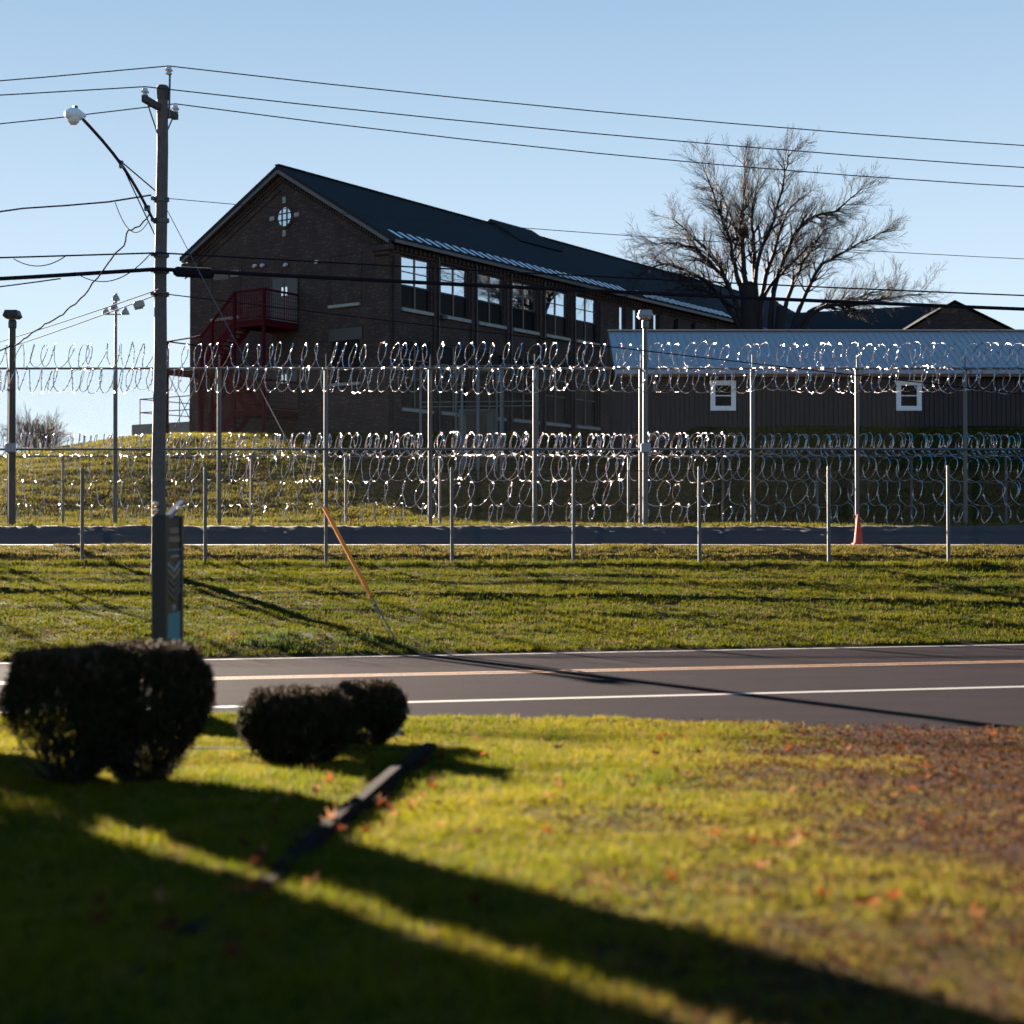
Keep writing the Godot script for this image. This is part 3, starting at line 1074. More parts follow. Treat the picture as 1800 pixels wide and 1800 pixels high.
# ------------------------------------------------------------------ long low building
func modular_building() -> void:
	var b := thing("low_building", "low brown board-sided building with grey metal roof and white framed windows", "building", Vector3(4.4, 6.0, -64.0))
	var W := 30.0
	var D := 8.4
	var eave := 2.84
	var mb := MB.new()
	mb.box(Vector3(W / 2 + 0.2, 1.1, -D / 2), Vector3(W - 0.4, 3.4, D - 0.1))
	part("wall_core", mb, M.siding, b)
	# upright boards with recessed joints, joined
	mb = MB.new()
	var x := 0.2
	while x < W - 0.2:
		mb.box(Vector3(x + 0.095, 1.1, 0.0), Vector3(0.175, 3.39, 0.05))
		x += 0.2
	part("board_siding", mb, M.siding, b, "stuff")
	mb = MB.new()
	var zz := -0.1
	while zz > -D + 0.1:
		mb.box(Vector3(0.2, 1.1, zz - 0.095), Vector3(0.05, 3.39, 0.175))
		zz -= 0.2
	part("board_siding", mb, M.siding, b, "stuff")
	# gable ends
	mb = MB.new()
	for gx in [0.2, W]:
		mb.tri(Vector3(gx, 2.79, 0), Vector3(gx, 2.79, -D), Vector3(gx, 4.8, -D / 2))
		mb.tri(Vector3(gx, 2.79, -D), Vector3(gx, 2.79, 0), Vector3(gx, 4.8, -D / 2))
	part("gable_wall", mb, M.siding, b)
	# roof slopes and ribs
	for s in 2:
		mb = MB.new()
		var z0 := 0.45 if s == 0 else -D - 0.45
		var e := eave - 0.2
		var a := Vector3(-0.1, e, z0)
		var r := Vector3(-0.1, 4.92, -D / 2)
		var w := Vector3(W + 0.3, 0, 0)
		var t := Vector3(0, 0.08, 0)
		if s == 0:
			mb.hexa([a, a + w, r + w, r, a + t, a + w + t, r + w + t, r + t])
		else:
			mb.hexa([r, r + w, a + w, a, r + t, r + w + t, a + w + t, a + t])
		part("roof_slope", mb, M.metal_roof, b)
		mb = MB.new()
		var q := 0.0
		while q < W + 0.2:
			mb.bar(a + Vector3(q, 0.1, 0), r + Vector3(q, 0.1, 0), 0.03, 0.025)
			q += 0.3
		part("roof_ribs", mb, M.metal_roof, b, "stuff")
	mb = MB.new()
	mb.box(Vector3(W / 2, 5.03, -D / 2), Vector3(W + 0.3, 0.05, 0.35))
	part("ridge_cap", mb, M.metal_roof, b)
	mb = MB.new()
	mb.box(Vector3(W / 2, 2.58, 0.42), Vector3(W + 0.2, 0.13, 0.05))
	part("fascia", mb, M.fascia, b)
	mb = MB.new()
	mb.bar(Vector3(-0.13, 2.62, 0.45), Vector3(-0.13, 4.9, -D / 2), 0.05, 0.16)
	part("rake_board", mb, M.dull_metal, b)
	mb = MB.new()
	mb.box(Vector3(W / 2, 0.05, 0.05), Vector3(W - 0.3, 0.3, 0.08))
	part("skirting", mb, M.fascia, b)
	for wx in [3.87, 11.61, 19.4, 26.8]:
		var w := Node3D.new()
		w.name = "window"
		b.add_child(w, true)
		var hh := 1.26
		var ww := 1.06
		var c := Vector3(wx + ww / 2, 1.76, 0.05)
		mb = MB.new()
		for s in [-1, 1]:
			mb.soft_box(c + Vector3(s * (ww / 2 - 0.1), 0, 0), Vector3(0.2, hh - 0.4, 0.07), 0.01)
			mb.soft_box(c + Vector3(0, s * (hh / 2 - 0.1), 0.002), Vector3(ww, 0.2, 0.075), 0.01)
		part("frame", mb, M.white, w)
		mb = MB.new()
		mb.box(c + Vector3(0, 0.0, -0.005), Vector3(ww - 0.4, 0.045, 0.04))
		part("meeting_rail", mb, M.white, w)
		mb = MB.new()
		mb.box(c + Vector3(0, 0, -0.02), Vector3(ww - 0.38, hh - 0.38, 0.012))
		part("pane", mb, M.dark_glass, w)

func far_wing() -> void:
	var b := thing("distant_brick_wing", "low dark wing with shingle roof and a gable rising behind the metal roof", "building", Vector3(18.0, 6.6, -112.0))
	var mb := MB.new()
	mb.box(Vector3(8.0, 3.7, -6.0), Vector3(27.0, 8.6, 10.6))
	part("wall", mb, M.brick, b)
	# main roof along x, hipped at both ends
	mb = MB.new()
	var r0 := Vector3(3.0, 12.2, -6.0)
	var r1 := Vector3(15.6, 12.9, -6.0)
	var e := [Vector3(-6.0, 8.0, 0.0), Vector3(22.0, 8.0, 0.0), Vector3(22.0, 8.0, -12.0), Vector3(-6.0, 8.0, -12.0)]
	mb.quad(e[0], e[1], r1, r0)
	mb.quad(e[2], e[3], r0, r1)
	mb.tri(e[3], e[0], r0)
	mb.tri(e[1], e[2], r1)
	mb.quad(e[3], e[2], e[1], e[0])
	part("roof", mb, M.shingle, b)
	# cross gable towards the camera
	mb = MB.new()
	var p := Vector3(12.9, 11.6, 5.0)
	var l := Vector3(8.0, 8.7, 5.0)
	var r := Vector3(18.4, 8.9, 5.0)
	var k := Vector3(0, 0, -11.0)
	mb.quad(l, p, p + k, l + k)
	mb.quad(p, r, r + k, p + k)
	mb.quad(l + k, r + k, r, l)
	part("gable_roof", mb, M.shingle, b)
	mb = MB.new()
	mb.tri(l + Vector3(0.4, 0, -0.2), r + Vector3(-0.4, 0, -0.2), p + Vector3(0, -0.2, -0.2))
	mb.box(Vector3(13.2, 4.1, 2.2), Vector3(9.4, 9.2, 5.0))
	part("gable_wall", mb, M.brick, b)

# ------------------------------------------------------------------ fences
func lattice(mb: MB, x0: float, x1: float, y0: float, y1: float, step: float, r: float) -> void:
	# chain link: two families of diagonal wires, each a thin three-sided bar
	var h := y1 - y0
	var n := int((x1 - x0 + h) / step)
	for f in 2:
		for k in n + 1:
			var s := x0 - h + k * step
			var a := Vector2(s, y0)
			var b := Vector2(s + h, y1)
			if a.x < x0:
				a = Vector2(x0, y0 + x0 - s)
			if b.x > x1:
				b = Vector2(x1, y1 - (s + h - x1))
			if b.x - a.x < 0.02:
				continue
			if f == 1:
				a.y = y0 + y1 - a.y
				b.y = y0 + y1 - b.y
			var o := 0.004 if f else -0.004
			mb.tube([Vector3(a.x, a.y, o), Vector3(b.x, b.y, o)], [r, r], 3, false)

func fences() -> void:
	# low fence on the bank
	var f := thing("front_fence", "low chain link fence with plain steel posts along the top of the grass bank", "fence", Vector3(0, 1.3, -38.0))
	var posts := [-19.8, -16.75, -13.7, -10.63, -7.59, -4.6, -1.48, 1.52, 4.64, 7.84, 10.8, 13.9, 16.9, 19.9]
	for x in posts:
		var mb := MB.new()
		mb.tube([Vector3(x, -0.3, 0), Vector3(x, 2.4, 0), Vector3(x, 2.44, 0)], [0.043, 0.043, 0.03], 10)
		var o := part("post", mb, M.galv, f)
		o.rotation.z = rng.randf_range(-0.006, 0.006)
		o.position.x = x * 0.0
	var mw := MB.new()
	lattice(mw, -20.0, 20.0, 0.04, 2.36, 0.0715, 0.0015)
	part("chain_link", mw, M.wire, f, "stuff")
	for y in [0.06, 2.34]:
		var mb := MB.new()
		mb.rod(Vector3(-20, y, 0.03), Vector3(20, y, 0.03), 0.005, 4)
		part("tension_wire", mb, M.wire, f)
	# tall fence
	f = thing("tall_fence", "tall galvanised chain link fence carrying razor wire along its top rail", "fence", Vector3(0, 2.2, -44.3))
	for x in [-23.7, -20.6, -17.55, -14.5, -11.45, -8.45, -5.37, -2.36, 0.66, 3.72, 6.94, 9.96, 13.08, 16.2, 19.3, 22.4]:
		var mb := MB.new()
		mb.tube([Vector3(x, -0.2, 0), Vector3(x, 4.66, 0)], [0.062, 0.062], 12)
		part("post", mb, M.galv, f)
		mb = MB.new()
		mb.rod(Vector3(x, 4.6, 0.0), Vector3(x, 5.05, 0.0), 0.022)
		part("wire_arm", mb, M.galv, f)
	for y in [2.3, 4.63]:
		var mb := MB.new()
		mb.rod(Vector3(-24, y, 0.075), Vector3(23, y, 0.075), 0.032, 8)
		part("rail", mb, M.galv, f)
	mw = MB.new()
	lattice(mw, -24.0, 23.0, 0.03, 4.62, 0.0715, 0.0014)
	part("chain_link", mw, M.wire, f, "stuff")
	# inner fence at the foot of the hill
	f = thing("inner_fence", "lower chain link fence at the foot of the hill, wrapped in coils of razor wire", "fence", Vector3(0, 2.2, -49.5))
	for k in 16:
		var x := -23.6 + 3.04 * k
		var mb := MB.new()
		mb.tube([Vector3(x, -0.2, 0), Vector3(x, 2.36, 0)], [0.045, 0.045], 8)
		part("post", mb, M.galv, f)
	var mb2 := MB.new()
	mb2.rod(Vector3(-25, 2.34, 0.05), Vector3(24, 2.34, 0.05), 0.03, 6)
	part("rail", mb2, M.galv, f)
	mw = MB.new()
	lattice(mw, -25.0, 24.0, 0.03, 2.32, 0.0715, 0.0014)
	part("chain_link", mw, M.wire, f, "stuff")

func coil(called: String, label: String, y: float, d: float, r: float, pitch: float, x0: float, x1: float, sd: int, wide := 0.024) -> void:
	# barbed tape: a flat strip wound in a long spiral, with pairs of barbs
	var q := RandomNumberGenerator.new()
	q.seed = sd
	var nz := FastNoiseLite.new()
	nz.seed = sd
	nz.frequency = 0.35
	var mb := MB.new()
	var turns := (x1 - x0) / pitch
	var per := 26
	var n := int(turns * per)
	var prev := Vector3.ZERO
	var pw := Vector3.ZERO
	var lean := 0.16
	for k in n + 1:
		var t := float(k) / per
		var a := t * TAU
		var loop := floorf(t)
		var rr := r * (1.0 + 0.22 * nz.get_noise_2d(t, 0.0) + 0.05 * nz.get_noise_2d(t * 3.0, 50.0))
		var x := x0 + t * pitch + 0.85 * pitch * nz.get_noise_2d(t * 1.1, 9.0) + sin(a) * r * lean + cos(a) * r * (0.5 + 0.5 * nz.get_noise_2d(t * 0.8, 120.0))
		var p := Vector3(x, y + sin(a) * rr + 0.09 * nz.get_noise_2d(t * 0.5, 30.0), -d + cos(a) * rr)
		var out := Vector3(0, sin(a), cos(a))
		var tw := nz.get_noise_2d(t * 2.2, 70.0) * 1.6
		var w := (Vector3.RIGHT * cos(tw) + out * sin(tw)) * wide * 0.62
		if k > 0:
			mb.quad(prev - pw, prev + pw, p + w, p - w)
			var dv := (p - prev).normalized()
			var w2 := w.cross(dv) * 0.6
			mb.quad(prev - w2, prev + w2, p + w2, p - w2)
			if k % 2 == 0:
				var m := (prev + p) / 2.0
				var dirp := (p - prev).normalized()
				var tip := w.normalized().rotated(dirp, q.randf_range(-1.5, 1.5)) * 0.042
				mb.quad(m - dirp * 0.026, m + tip + dirp * 0.014, m + dirp * 0.026, m - tip - dirp * 0.014)
		prev = p
		pw = w
	var o := put(called, mb.mesh(), M.razor)
	tag(o, label, "razor wire", "razor wire coils on the fences")

func razor_wire() -> void:
	coil("razor_wire", "topmost razor wire coil, standing on the tall fence's top rail", 7.19, 44.28, 0.36, 0.36, -23.0, 22.0, 1, 0.019)
	coil("razor_wire", "razor wire coil hung just below the tall fence's top rail", 6.47, 44.0, 0.34, 0.30, -23.0, 22.0, 2, 0.018)
	coil("razor_wire", "front coil of the dense tangle on top of the inner fence", 4.9, 49.3, 0.36, 0.30, -24.0, 23.0, 3, 0.019)
	coil("razor_wire", "rear coil of the dense tangle on top of the inner fence", 4.93, 49.7, 0.34, 0.4, -24.0, 23.0, 4, 0.019)
	coil("razor_wire", "large razor wire coil just under the inner fence's top rail", 4.13, 49.0, 0.41, 0.36, -24.0, 23.0, 5, 0.02)
	coil("razor_wire", "razor wire coil half way down the inner fence", 3.32, 48.9, 0.39, 0.55, -24.0, 23.0, 6, 0.019)
	coil("razor_wire", "lowest razor wire coil, lying on the ground before the inner fence", 2.62, 48.8, 0.37, 0.5, -24.0, 23.0, 7, 0.019)

# ------------------------------------------------------------------ utility pole, wires, street lamp
func sag(a: Vector3, b: Vector3, s: float, n := 14) -> Array:
	var p := []
	for k in n + 1:
		var t := float(k) / n
		p.append(a.lerp(b, t) - Vector3(0, 4.0 * s * t * (1.0 - t), 0))
	return p

func line(called: String, label: String, pts: Array, r: float, m: Material, group := "") -> void:
	var mb := MB.new()
	var rr := []
	for k in pts:
		rr.append(r)
	mb.tube(pts, rr, 6)
	tag(put(called, mb.mesh(), m), label, "cable", group)

func pole_and_lines() -> void:
	var base := P(-8.37, 36.3)
	var o := thing("utility_pole", "weathered wooden utility pole with short crossarm standing behind the pylon sign", "utility pole", base)
	var top := Vector3(0.09, 12.68 - base.y, 0)
	var mb := MB.new()
	var pp := []
	var rr := []
	for k in 9:
		var t := k / 8.0
		pp.append(Vector3(0, -0.4, 0).lerp(top, t) + Vector3(0.012 * sin(k * 2.1), 0, 0))
		rr.append(lerpf(0.168, 0.128, t))
	mb.tube(pp, rr, 18)
	part("shaft", mb, M.pole, o)
	mb = MB.new()
	mb.lathe(top - Vector3(0, 0.3, 0), [Vector2(0.14, 0.0), Vector2(0.142, 0.28), Vector2(0.12, 0.33), Vector2(0.0, 0.34)], 14)
	part("pole_cap", mb, M.dark_wood, o)
	var near := Vector3(-8.53, 12.18, -35.5) - base
	var far := Vector3(-8.14, 12.18, -37.1) - base
	mb = MB.new()
	mb.bar(near, far, 0.13, 0.14)
	part("crossarm", mb, M.dark_wood, o)
	mb = MB.new()
	mb.bar(near.lerp(far, 0.12) - Vector3(0, 0.1, 0), Vector3(0.05, 11.4 - base.y, 0.14), 0.02, 0.03)
	mb.bar(near.lerp(far, 0.88) - Vector3(0, 0.1, 0), Vector3(0.05, 11.4 - base.y, -0.14), 0.02, 0.03)
	part("crossarm_brace", mb, M.dull_metal, o)
	mb = MB.new()
	mb.rod(top + Vector3(0.15, -0.75, 0.0), top + Vector3(0.17, 0.32, 0), 0.025)
	part("ridge_pin", mb, M.dull_metal, o)
	for p in [top + Vector3(0.14, 0.42, 0), near + Vector3(0.0, 0.2, -0.08), far + Vector3(0, 0.2, 0.08)]:
		mb = MB.new()
		mb.lathe(p - Vector3(0, 0.14, 0), [Vector2(0.02, 0.0), Vector2(0.085, 0.03), Vector2(0.05, 0.08), Vector2(0.1, 0.11), Vector2(0.06, 0.17), Vector2(0.06, 0.2), Vector2(0.0, 0.22)], 12)
		part("insulator", mb, M.porcelain, o)
	for y in [10.0, 8.68, 8.3, 7.75, 9.5]:
		mb = MB.new()
		mb.lathe(Vector3(0.05, y - base.y - 0.06, 0), [Vector2(0.158, 0.0), Vector2(0.166, 0.01), Vector2(0.166, 0.11), Vector2(0.158, 0.12)], 14)
		mb.box(Vector3(0.2, y - base.y, 0.02), Vector3(0.1, 0.1, 0.08))
		mb.box(Vector3(-0.1, y - base.y, 0.15), Vector3(0.08, 0.08, 0.1))
		part("clamp_band", mb, M.dull_metal, o)
	# conductors: right to (40, ., 47), left to (-50, ., 40)
	var rt := func(y: float) -> Vector3: return Vector3(40.0, y, -47.0)
	var lt := func(y: float) -> Vector3: return Vector3(-50.0, y, -40.0)
	var conductor := func(p: Vector3, rs: float, ls: float, label: String) -> void:
		var a: Array = sag(lt.call(p.y), p, ls)
		a.append_array(sag(p, rt.call(p.y), rs).slice(1))
		line("power_line", label, a, 0.014, M.line, "bare conductors on the pole")
	var gb := "bare conductors on the pole"
	conductor.call(base + top + Vector3(0.14, 0.5, 0), 0.68, 0.7, "highest of the three bare power lines, resting on the pole top pin")
	conductor.call(base + near + Vector3(0, 0.3, -0.08), 0.66, 0.3, "middle bare power line, on the crossarm's left end")
	conductor.call(base + far + Vector3(0, 0.3, 0.08), 1.0, 1.1, "lowest of the three bare power lines, on the crossarm's right end")
	var c := Vector3(-8.3, 0, -36.12)
	line("power_line", "thin neutral wire running right across the brick gable", sag(c + Vector3(0.1, 10.0, 0), rt.call(10.0), 0.57), 0.009, M.line)
	var tri := sag(lt.call(9.9), c + Vector3(-0.2, 10.05, 0), 0.9, 40)
	for k in tri.size():
		tri[k] += Vector3(0, 0.03 * sin(k * 1.9), 0.03 * cos(k * 1.9))
	line("service_cable", "twisted service cable reaching the pole from the left below the lamp", tri, 0.02, M.line)
	var a: Array = sag(lt.call(8.7), c + Vector3(0, 8.69, 0.1), 0.15)
	a.append_array(sag(c + Vector3(0, 8.69, 0.1), rt.call(8.7), 0.25).slice(1))
	line("phone_cable", "thin telephone cable just above the thick black one", a, 0.02, M.cable)
	a = sag(lt.call(8.3), c + Vector3(0, 8.30, 0.14), 0.5)
	a.append_array(sag(c + Vector3(0, 8.30, 0.14), rt.call(8.25), 0.2).slice(1))
	line("phone_cable", "thickest black telephone cable, with a splice case right of the pole", a, 0.05, M.cable)
	line("phone_cable", "telephone cable branching down left below the thick one", sag(Vector3(-18.0, 7.55, -37.0), Vector3(-10.6, 8.08, -36.0), 0.08), 0.016, M.line)
	line("phone_cable", "slack loop hanging from the thin telephone cable at the far left", sag(Vector3(-11.8, 8.6, -36.3), Vector3(-10.55, 8.64, -36.2), 0.2), 0.012, M.line)
	line("phone_cable", "slack loop between thick cable and pole", sag(Vector3(-10.3, 8.25, -36.1), Vector3(-8.5, 8.7, -36.1), 0.42), 0.012, M.line)
	line("phone_cable", "upper of two thin cables descending left towards the mast lights", sag(Vector3(-31.0, 8.9, -70.0), c + Vector3(0, 7.83, 0.1), 0.25), 0.014, M.line)
	line("phone_cable", "lower of two thin cables descending left towards the mast lights", sag(Vector3(-31.0, 8.3, -70.0), c + Vector3(0, 7.72, 0.1), 0.25), 0.014, M.line)
	line("phone_cable", "thin cable descending right across the metal roof", sag(c + Vector3(0, 7.74, 0.1), Vector3(40.0, 3.7, -47.0), 0.1), 0.014, M.cable)
	# kinked service drop falling left
	var drop := []
	for q in [[-8.55, 9.7, 36.2], [-8.75, 9.35, 36.1], [-9.0, 9.2, 36.0], [-9.1, 8.85, 35.9], [-9.4, 8.35, 35.6], [-9.72, 7.7, 35.2], [-9.95, 7.2, 34.6], [-10.15, 6.85, 34.0], [-10.3, 6.5, 33.2], [-10.35, 6.12, 32.2], [-10.5, 5.75, 31.0], [-11.6, 5.2, 30.0]]:
		drop.append(Vector3(q[0], q[1], -q[2]))
	var smooth_drop := []
	for k in drop.size() - 1:
		for s in 4:
			smooth_drop.append(drop[k].cubic_interpolate(drop[k + 1], drop[maxi(k - 1, 0)], drop[mini(k + 2, drop.size() - 1)], s / 4.0) + Vector3(0.02 * sin(k * 5.0 + s), 0.02 * cos(k * 3.0 + s * 2.0), 0))
	line("service_cable", "kinked service drop falling from the lamp bracket to the lower left", smooth_drop, 0.017, M.line)
	line("service_cable", "slack jumper loop hanging under the twisted cable left of the pole", sag(Vector3(-9.35, 9.9, -36.1), Vector3(-8.6, 9.45, -36.2), 0.45), 0.01, M.line)
	# splice case on the thick cable
	mb = MB.new()
	var sc := base + Vector3(0.0, 0, 0)
	mb.tube([Vector3(-7.98, 8.27, -36.15), Vector3(-7.9, 8.27, -36.15), Vector3(-7.15, 8.255, -36.32), Vector3(-7.06, 8.25, -36.34)], [0.07, 0.125, 0.125, 0.07], 12)
	tag(put("splice_case", mb.mesh(), M.cable), "black cylindrical splice case on the thick cable right of the pole", "splice case")
	mb = MB.new()
	mb.soft_box(Vector3(-9.0, 7.62, -37.0), Vector3(0.26, 0.17, 0.14), 0.03, Basis(Vector3.BACK, 0.25))
	mb.rod(Vector3(-9.1, 7.5, -37.0), Vector3(-8.9, 7.54, -37.0), 0.02)
	tag(put("junction_box", mb.mesh(), M.grey_box), "small grey junction box on the cables between mast lights and pole", "junction box")
	# guy wire with its orange guard, anchored at the foot of the bank
	var anchor := P(-2.2, 28.4, 0.0)
	var up := Vector3(-8.22, 9.9, -36.1)
	o = thing("guy_wire", "steel guy wire with an orange guard slanting from the pole to the bank", "guy wire", anchor)
	mb = MB.new()
	mb.rod(Vector3(0, -0.1, 0), up - anchor, 0.009, 5)
	part("strand", mb, M.dull_metal, o)
	mb = MB.new()
	mb.tube([(up - anchor) * 0.075, (up - anchor) * 0.25], [0.037, 0.037], 8)
	part("guard", mb, M.orange, o)
	mb = MB.new()
	mb.tube([Vector3(0.1, -0.1, 0.15), (up - anchor) * 0.075], [0.014, 0.014], 6)
	mb.box((up - anchor) * 0.06, Vector3(0.05, 0.08, 0.05))
	part("anchor_rod", mb, M.dull_metal, o)
	# street lamp
	o = thing("street_lamp", "cobra head street lamp on a long slanting arm high on the pole", "street lamp", Vector3(-8.45, 9.45, -36.2))
	mb = MB.new()
	var head := Vector3(-9.33, 11.12, -33.0) - Vector3(-8.45, 9.45, -36.2)
	var arm := []
	var ar := []
	for k in 9:
		var t := k / 8.0
		arm.append(Vector3(0, 0, 0).lerp(head, t) + Vector3(0.10 * sin(t * PI), 0.10 * sin(t * PI), 0))
		ar.append(0.035)
	mb.tube(arm, ar, 8)
	part("arm", mb, M.line, o)
	for q in [[Vector3(0.05, 0.72, 0.1), 0.62], [Vector3(0.02, -0.3, 0.05), 0.45]]:
		mb = MB.new()
		mb.rod(q[0], head * q[1] + Vector3(0.08, 0.08, 0), 0.016)
		part("brace", mb, M.line, o)
	mb = MB.new()
	mb.box(head * 0.52 + Vector3(0.1, 0.1, 0), Vector3(0.08, 0.16, 0.1))
	mb.box(head * 0.12 + Vector3(0.03, 0.05, 0), Vector3(0.12, 0.12, 0.12))
	part("bracket", mb, M.dull_metal, o)
	# housing: an egg-shaped shell over a glass bowl, long axis along the arm's end
	var ax := Vector3(-0.75, -0.1, 0.65).normalized()
	var sd := ax.cross(Vector3.UP).normalized()
	var bs := Basis(sd, ax, sd.cross(ax)).orthonormalized()
	mb = MB.new()
	mb.lathe(head - ax * 0.08, [Vector2(0.04, -0.07), Vector2(0.07, 0.0), Vector2(0.125, 0.08), Vector2(0.15, 0.19), Vector2(0.135, 0.3), Vector2(0.075, 0.38), Vector2(0.0, 0.4)], 20, bs)
	part("lamp_housing", mb, M.white, o)
	mb = MB.new()
	mb.lathe(head + ax * 0.13 + Vector3(0, -0.19, 0), [Vector2(0.0, -0.03), Vector2(0.07, -0.02), Vector2(0.115, 0.03), Vector2(0.135, 0.1), Vector2(0.13, 0.16)], 18)
	part("glass_bowl", mb, M.lens, o)
	mb = MB.new()
	mb.lathe(head + ax * 0.08 + Vector3(0, 0.1, 0), [Vector2(0.05, 0.0), Vector2(0.05, 0.09), Vector2(0.0, 0.1)], 8)
	part("photocell", mb, M.dull_metal, o)

func lamp_posts() -> void:
	for q in [["square headed lamp post with grey box at the left edge, by the tall fence", -14.33, 44.0, 8.2, 0.09, M.bronze, 0.17], ["square headed lamp post rising in front of the low building's metal roof", 3.82, 44.0, 8.2, 0.07, M.galv, 0.0]]:
		var x: float = q[1]
		var o := thing("lamp_post", q[0], "lamp post", P(x, q[2]), 0.0, "")
		var h: float = q[3] - o.position.y
		var mb := MB.new()
		mb.tube([Vector3(0, -0.2, 0), Vector3(0, h, 0)], [q[4] * 1.15, q[4]], 10)
		part("pole", mb, q[5], o)
		mb = MB.new()
		var y := h + 0.03
		mb.hexa([Vector3(-0.16, y, 0.16), Vector3(0.16, y, 0.16), Vector3(0.16, y, -0.16), Vector3(-0.16, y, -0.16), Vector3(-0.22, y + 0.07, 0.22), Vector3(0.22, y + 0.07, 0.22), Vector3(0.22, y + 0.07, -0.22), Vector3(-0.22, y + 0.07, -0.22)])
		mb.hexa([Vector3(-0.22, y + 0.072, 0.22), Vector3(0.22, y + 0.072, 0.22), Vector3(0.22, y + 0.072, -0.22), Vector3(-0.22, y + 0.072, -0.22), Vector3(-0.17, y + 0.24, 0.17), Vector3(0.17, y + 0.24, 0.17), Vector3(0.17, y + 0.24, -0.17), Vector3(-0.17, y + 0.24, -0.17)])
		part("lamp_head", mb, M.bronze if q[5] == M.bronze else M.grey_box, o)
		mb = MB.new()
		mb.lathe(Vector3(0, h - 0.25, 0), [Vector2(q[4] + 0.005, 0.0), Vector2(q[4] + 0.03, 0.03), Vector2(q[4] + 0.03, 0.2), Vector2(q[4] + 0.005, 0.25)], 10)
		part("collar", mb, q[5], o)
		mb = MB.new()
		mb.soft_box(Vector3(0, 2.2 + 4.42 - 2.2 - o.position.y + 0.1, 0.14), Vector3(0.28, 0.26, 0.14), 0.02)
		part("switch_box", mb, M.grey_box, o)
	# distant mast with a ring of lamps
	var o := thing("floodlight_mast", "slender far mast with a crown of four floodlights", "light mast", P(-31.0, 120.0))
	var h := 20.3 - o.position.y
	var mb := MB.new()
	mb.tube([Vector3(0, 0, 0), Vector3(0, h, 0)], [0.16, 0.1], 8)
	part("pole", mb, M.dull_metal, o)
	mb = MB.new()
	mb.box(Vector3(0, h - 1.3, 0), Vector3(1.7, 0.08, 0.08))
	mb.box(Vector3(0, h - 0.9, 0), Vector3(0.1, 0.1, 1.7))
	part("crossbar", mb, M.dull_metal, o)
	for p in [Vector3(-0.75, h - 1.0, 0), Vector3(0.75, h - 1.0, 0), Vector3(0, h - 0.7, 0.5), Vector3(0, h + 0.1, 0)]:
		mb = MB.new()
		mb.lathe(p, [Vector2(0.33, -0.3), Vector2(0.28, -0.1), Vector2(0.14, 0.1), Vector2(0.12, 0.25), Vector2(0.0, 0.27)], 10)
		part("floodlight", mb, M.grey_box, o)

# ------------------------------------------------------------------ trees
func twigs(mb: MB, p: Vector3, dir: Vector3, length: float, r: float, level: int, q: RandomNumberGenerator, up: float, thin := 0.006) -> void:
	var n := 4 if level > 0 else 3
	var pts := [p]
	var rr := [r]
	var dd := dir
	var at := p
	for k in n:
		dd = (dd + Vector3(q.randf_range(-1, 1), q.randf_range(-1, 1), q.randf_range(-1, 1)) * 0.2 + Vector3(0, up, 0)).normalized()
		at += dd * length / n
		pts.append(at)
		rr.append(maxf(r * (1.0 - 0.75 * (k + 1) / n), thin))
		if level > 0:
			var kids := 1 if level > 1 else 2
			for s in kids:
				var side := dd.cross(Vector3(q.randf_range(-1, 1), q.randf_range(-1, 1), q.randf_range(-1, 1))).normalized()
				var cd := (dd * q.randf_range(0.8, 1.2) + side * q.randf_range(0.35, 0.7)).normalized()
				twigs(mb, at, cd, length * q.randf_range(0.45, 0.72), rr[-1] * 0.62, level - 1, q, up, thin)
	mb.tube(pts, rr, 5 if level > 1 else 3, false)

func limb(o: Node3D, pts: Array, r0: float, r1: float, reach: float, sd: int, levels := 2, each := 3) -> void:
	var q := RandomNumberGenerator.new()
	q.seed = sd
	var mb := MB.new()
	var fine_pts := []
	for k in pts.size() - 1:
		for s in 4:
			var w: Vector3 = pts[k].cubic_interpolate(pts[k + 1], pts[maxi(k - 1, 0)], pts[mini(k + 2, pts.size() - 1)], s / 4.0)
			fine_pts.append(w + Vector3(q.randf_range(-1, 1), q.randf_range(-1, 1), q.randf_range(-1, 1)) * 0.07)
	fine_pts.append(pts[-1])
	var rr := []
	var n := fine_pts.size()
	for k in n:
		rr.append(lerpf(r0, r1, pow(float(k) / (n - 1), 0.8)))
	mb.tube(fine_pts, rr, 8, false)
	for k in range(int(n * 0.3), n):
		var t := float(k) / (n - 1)
		var dir: Vector3 = (fine_pts[mini(k + 1, n - 1)] - fine_pts[k - 1]).normalized()
		for s in each:
			var side := dir.cross(Vector3(q.randf_range(-1, 1), q.randf_range(-1, 1), q.randf_range(-1, 1))).normalized()
			var cd := (dir + side * q.randf_range(0.5, 1.1)).normalized()
			twigs(mb, fine_pts[k], cd, reach * q.randf_range(0.6, 1.15) * (1.15 - 0.45 * t), minf(rr[k] * 0.55, 0.06), levels, q, 0.05)
	part("limb", mb, M.bark, o)

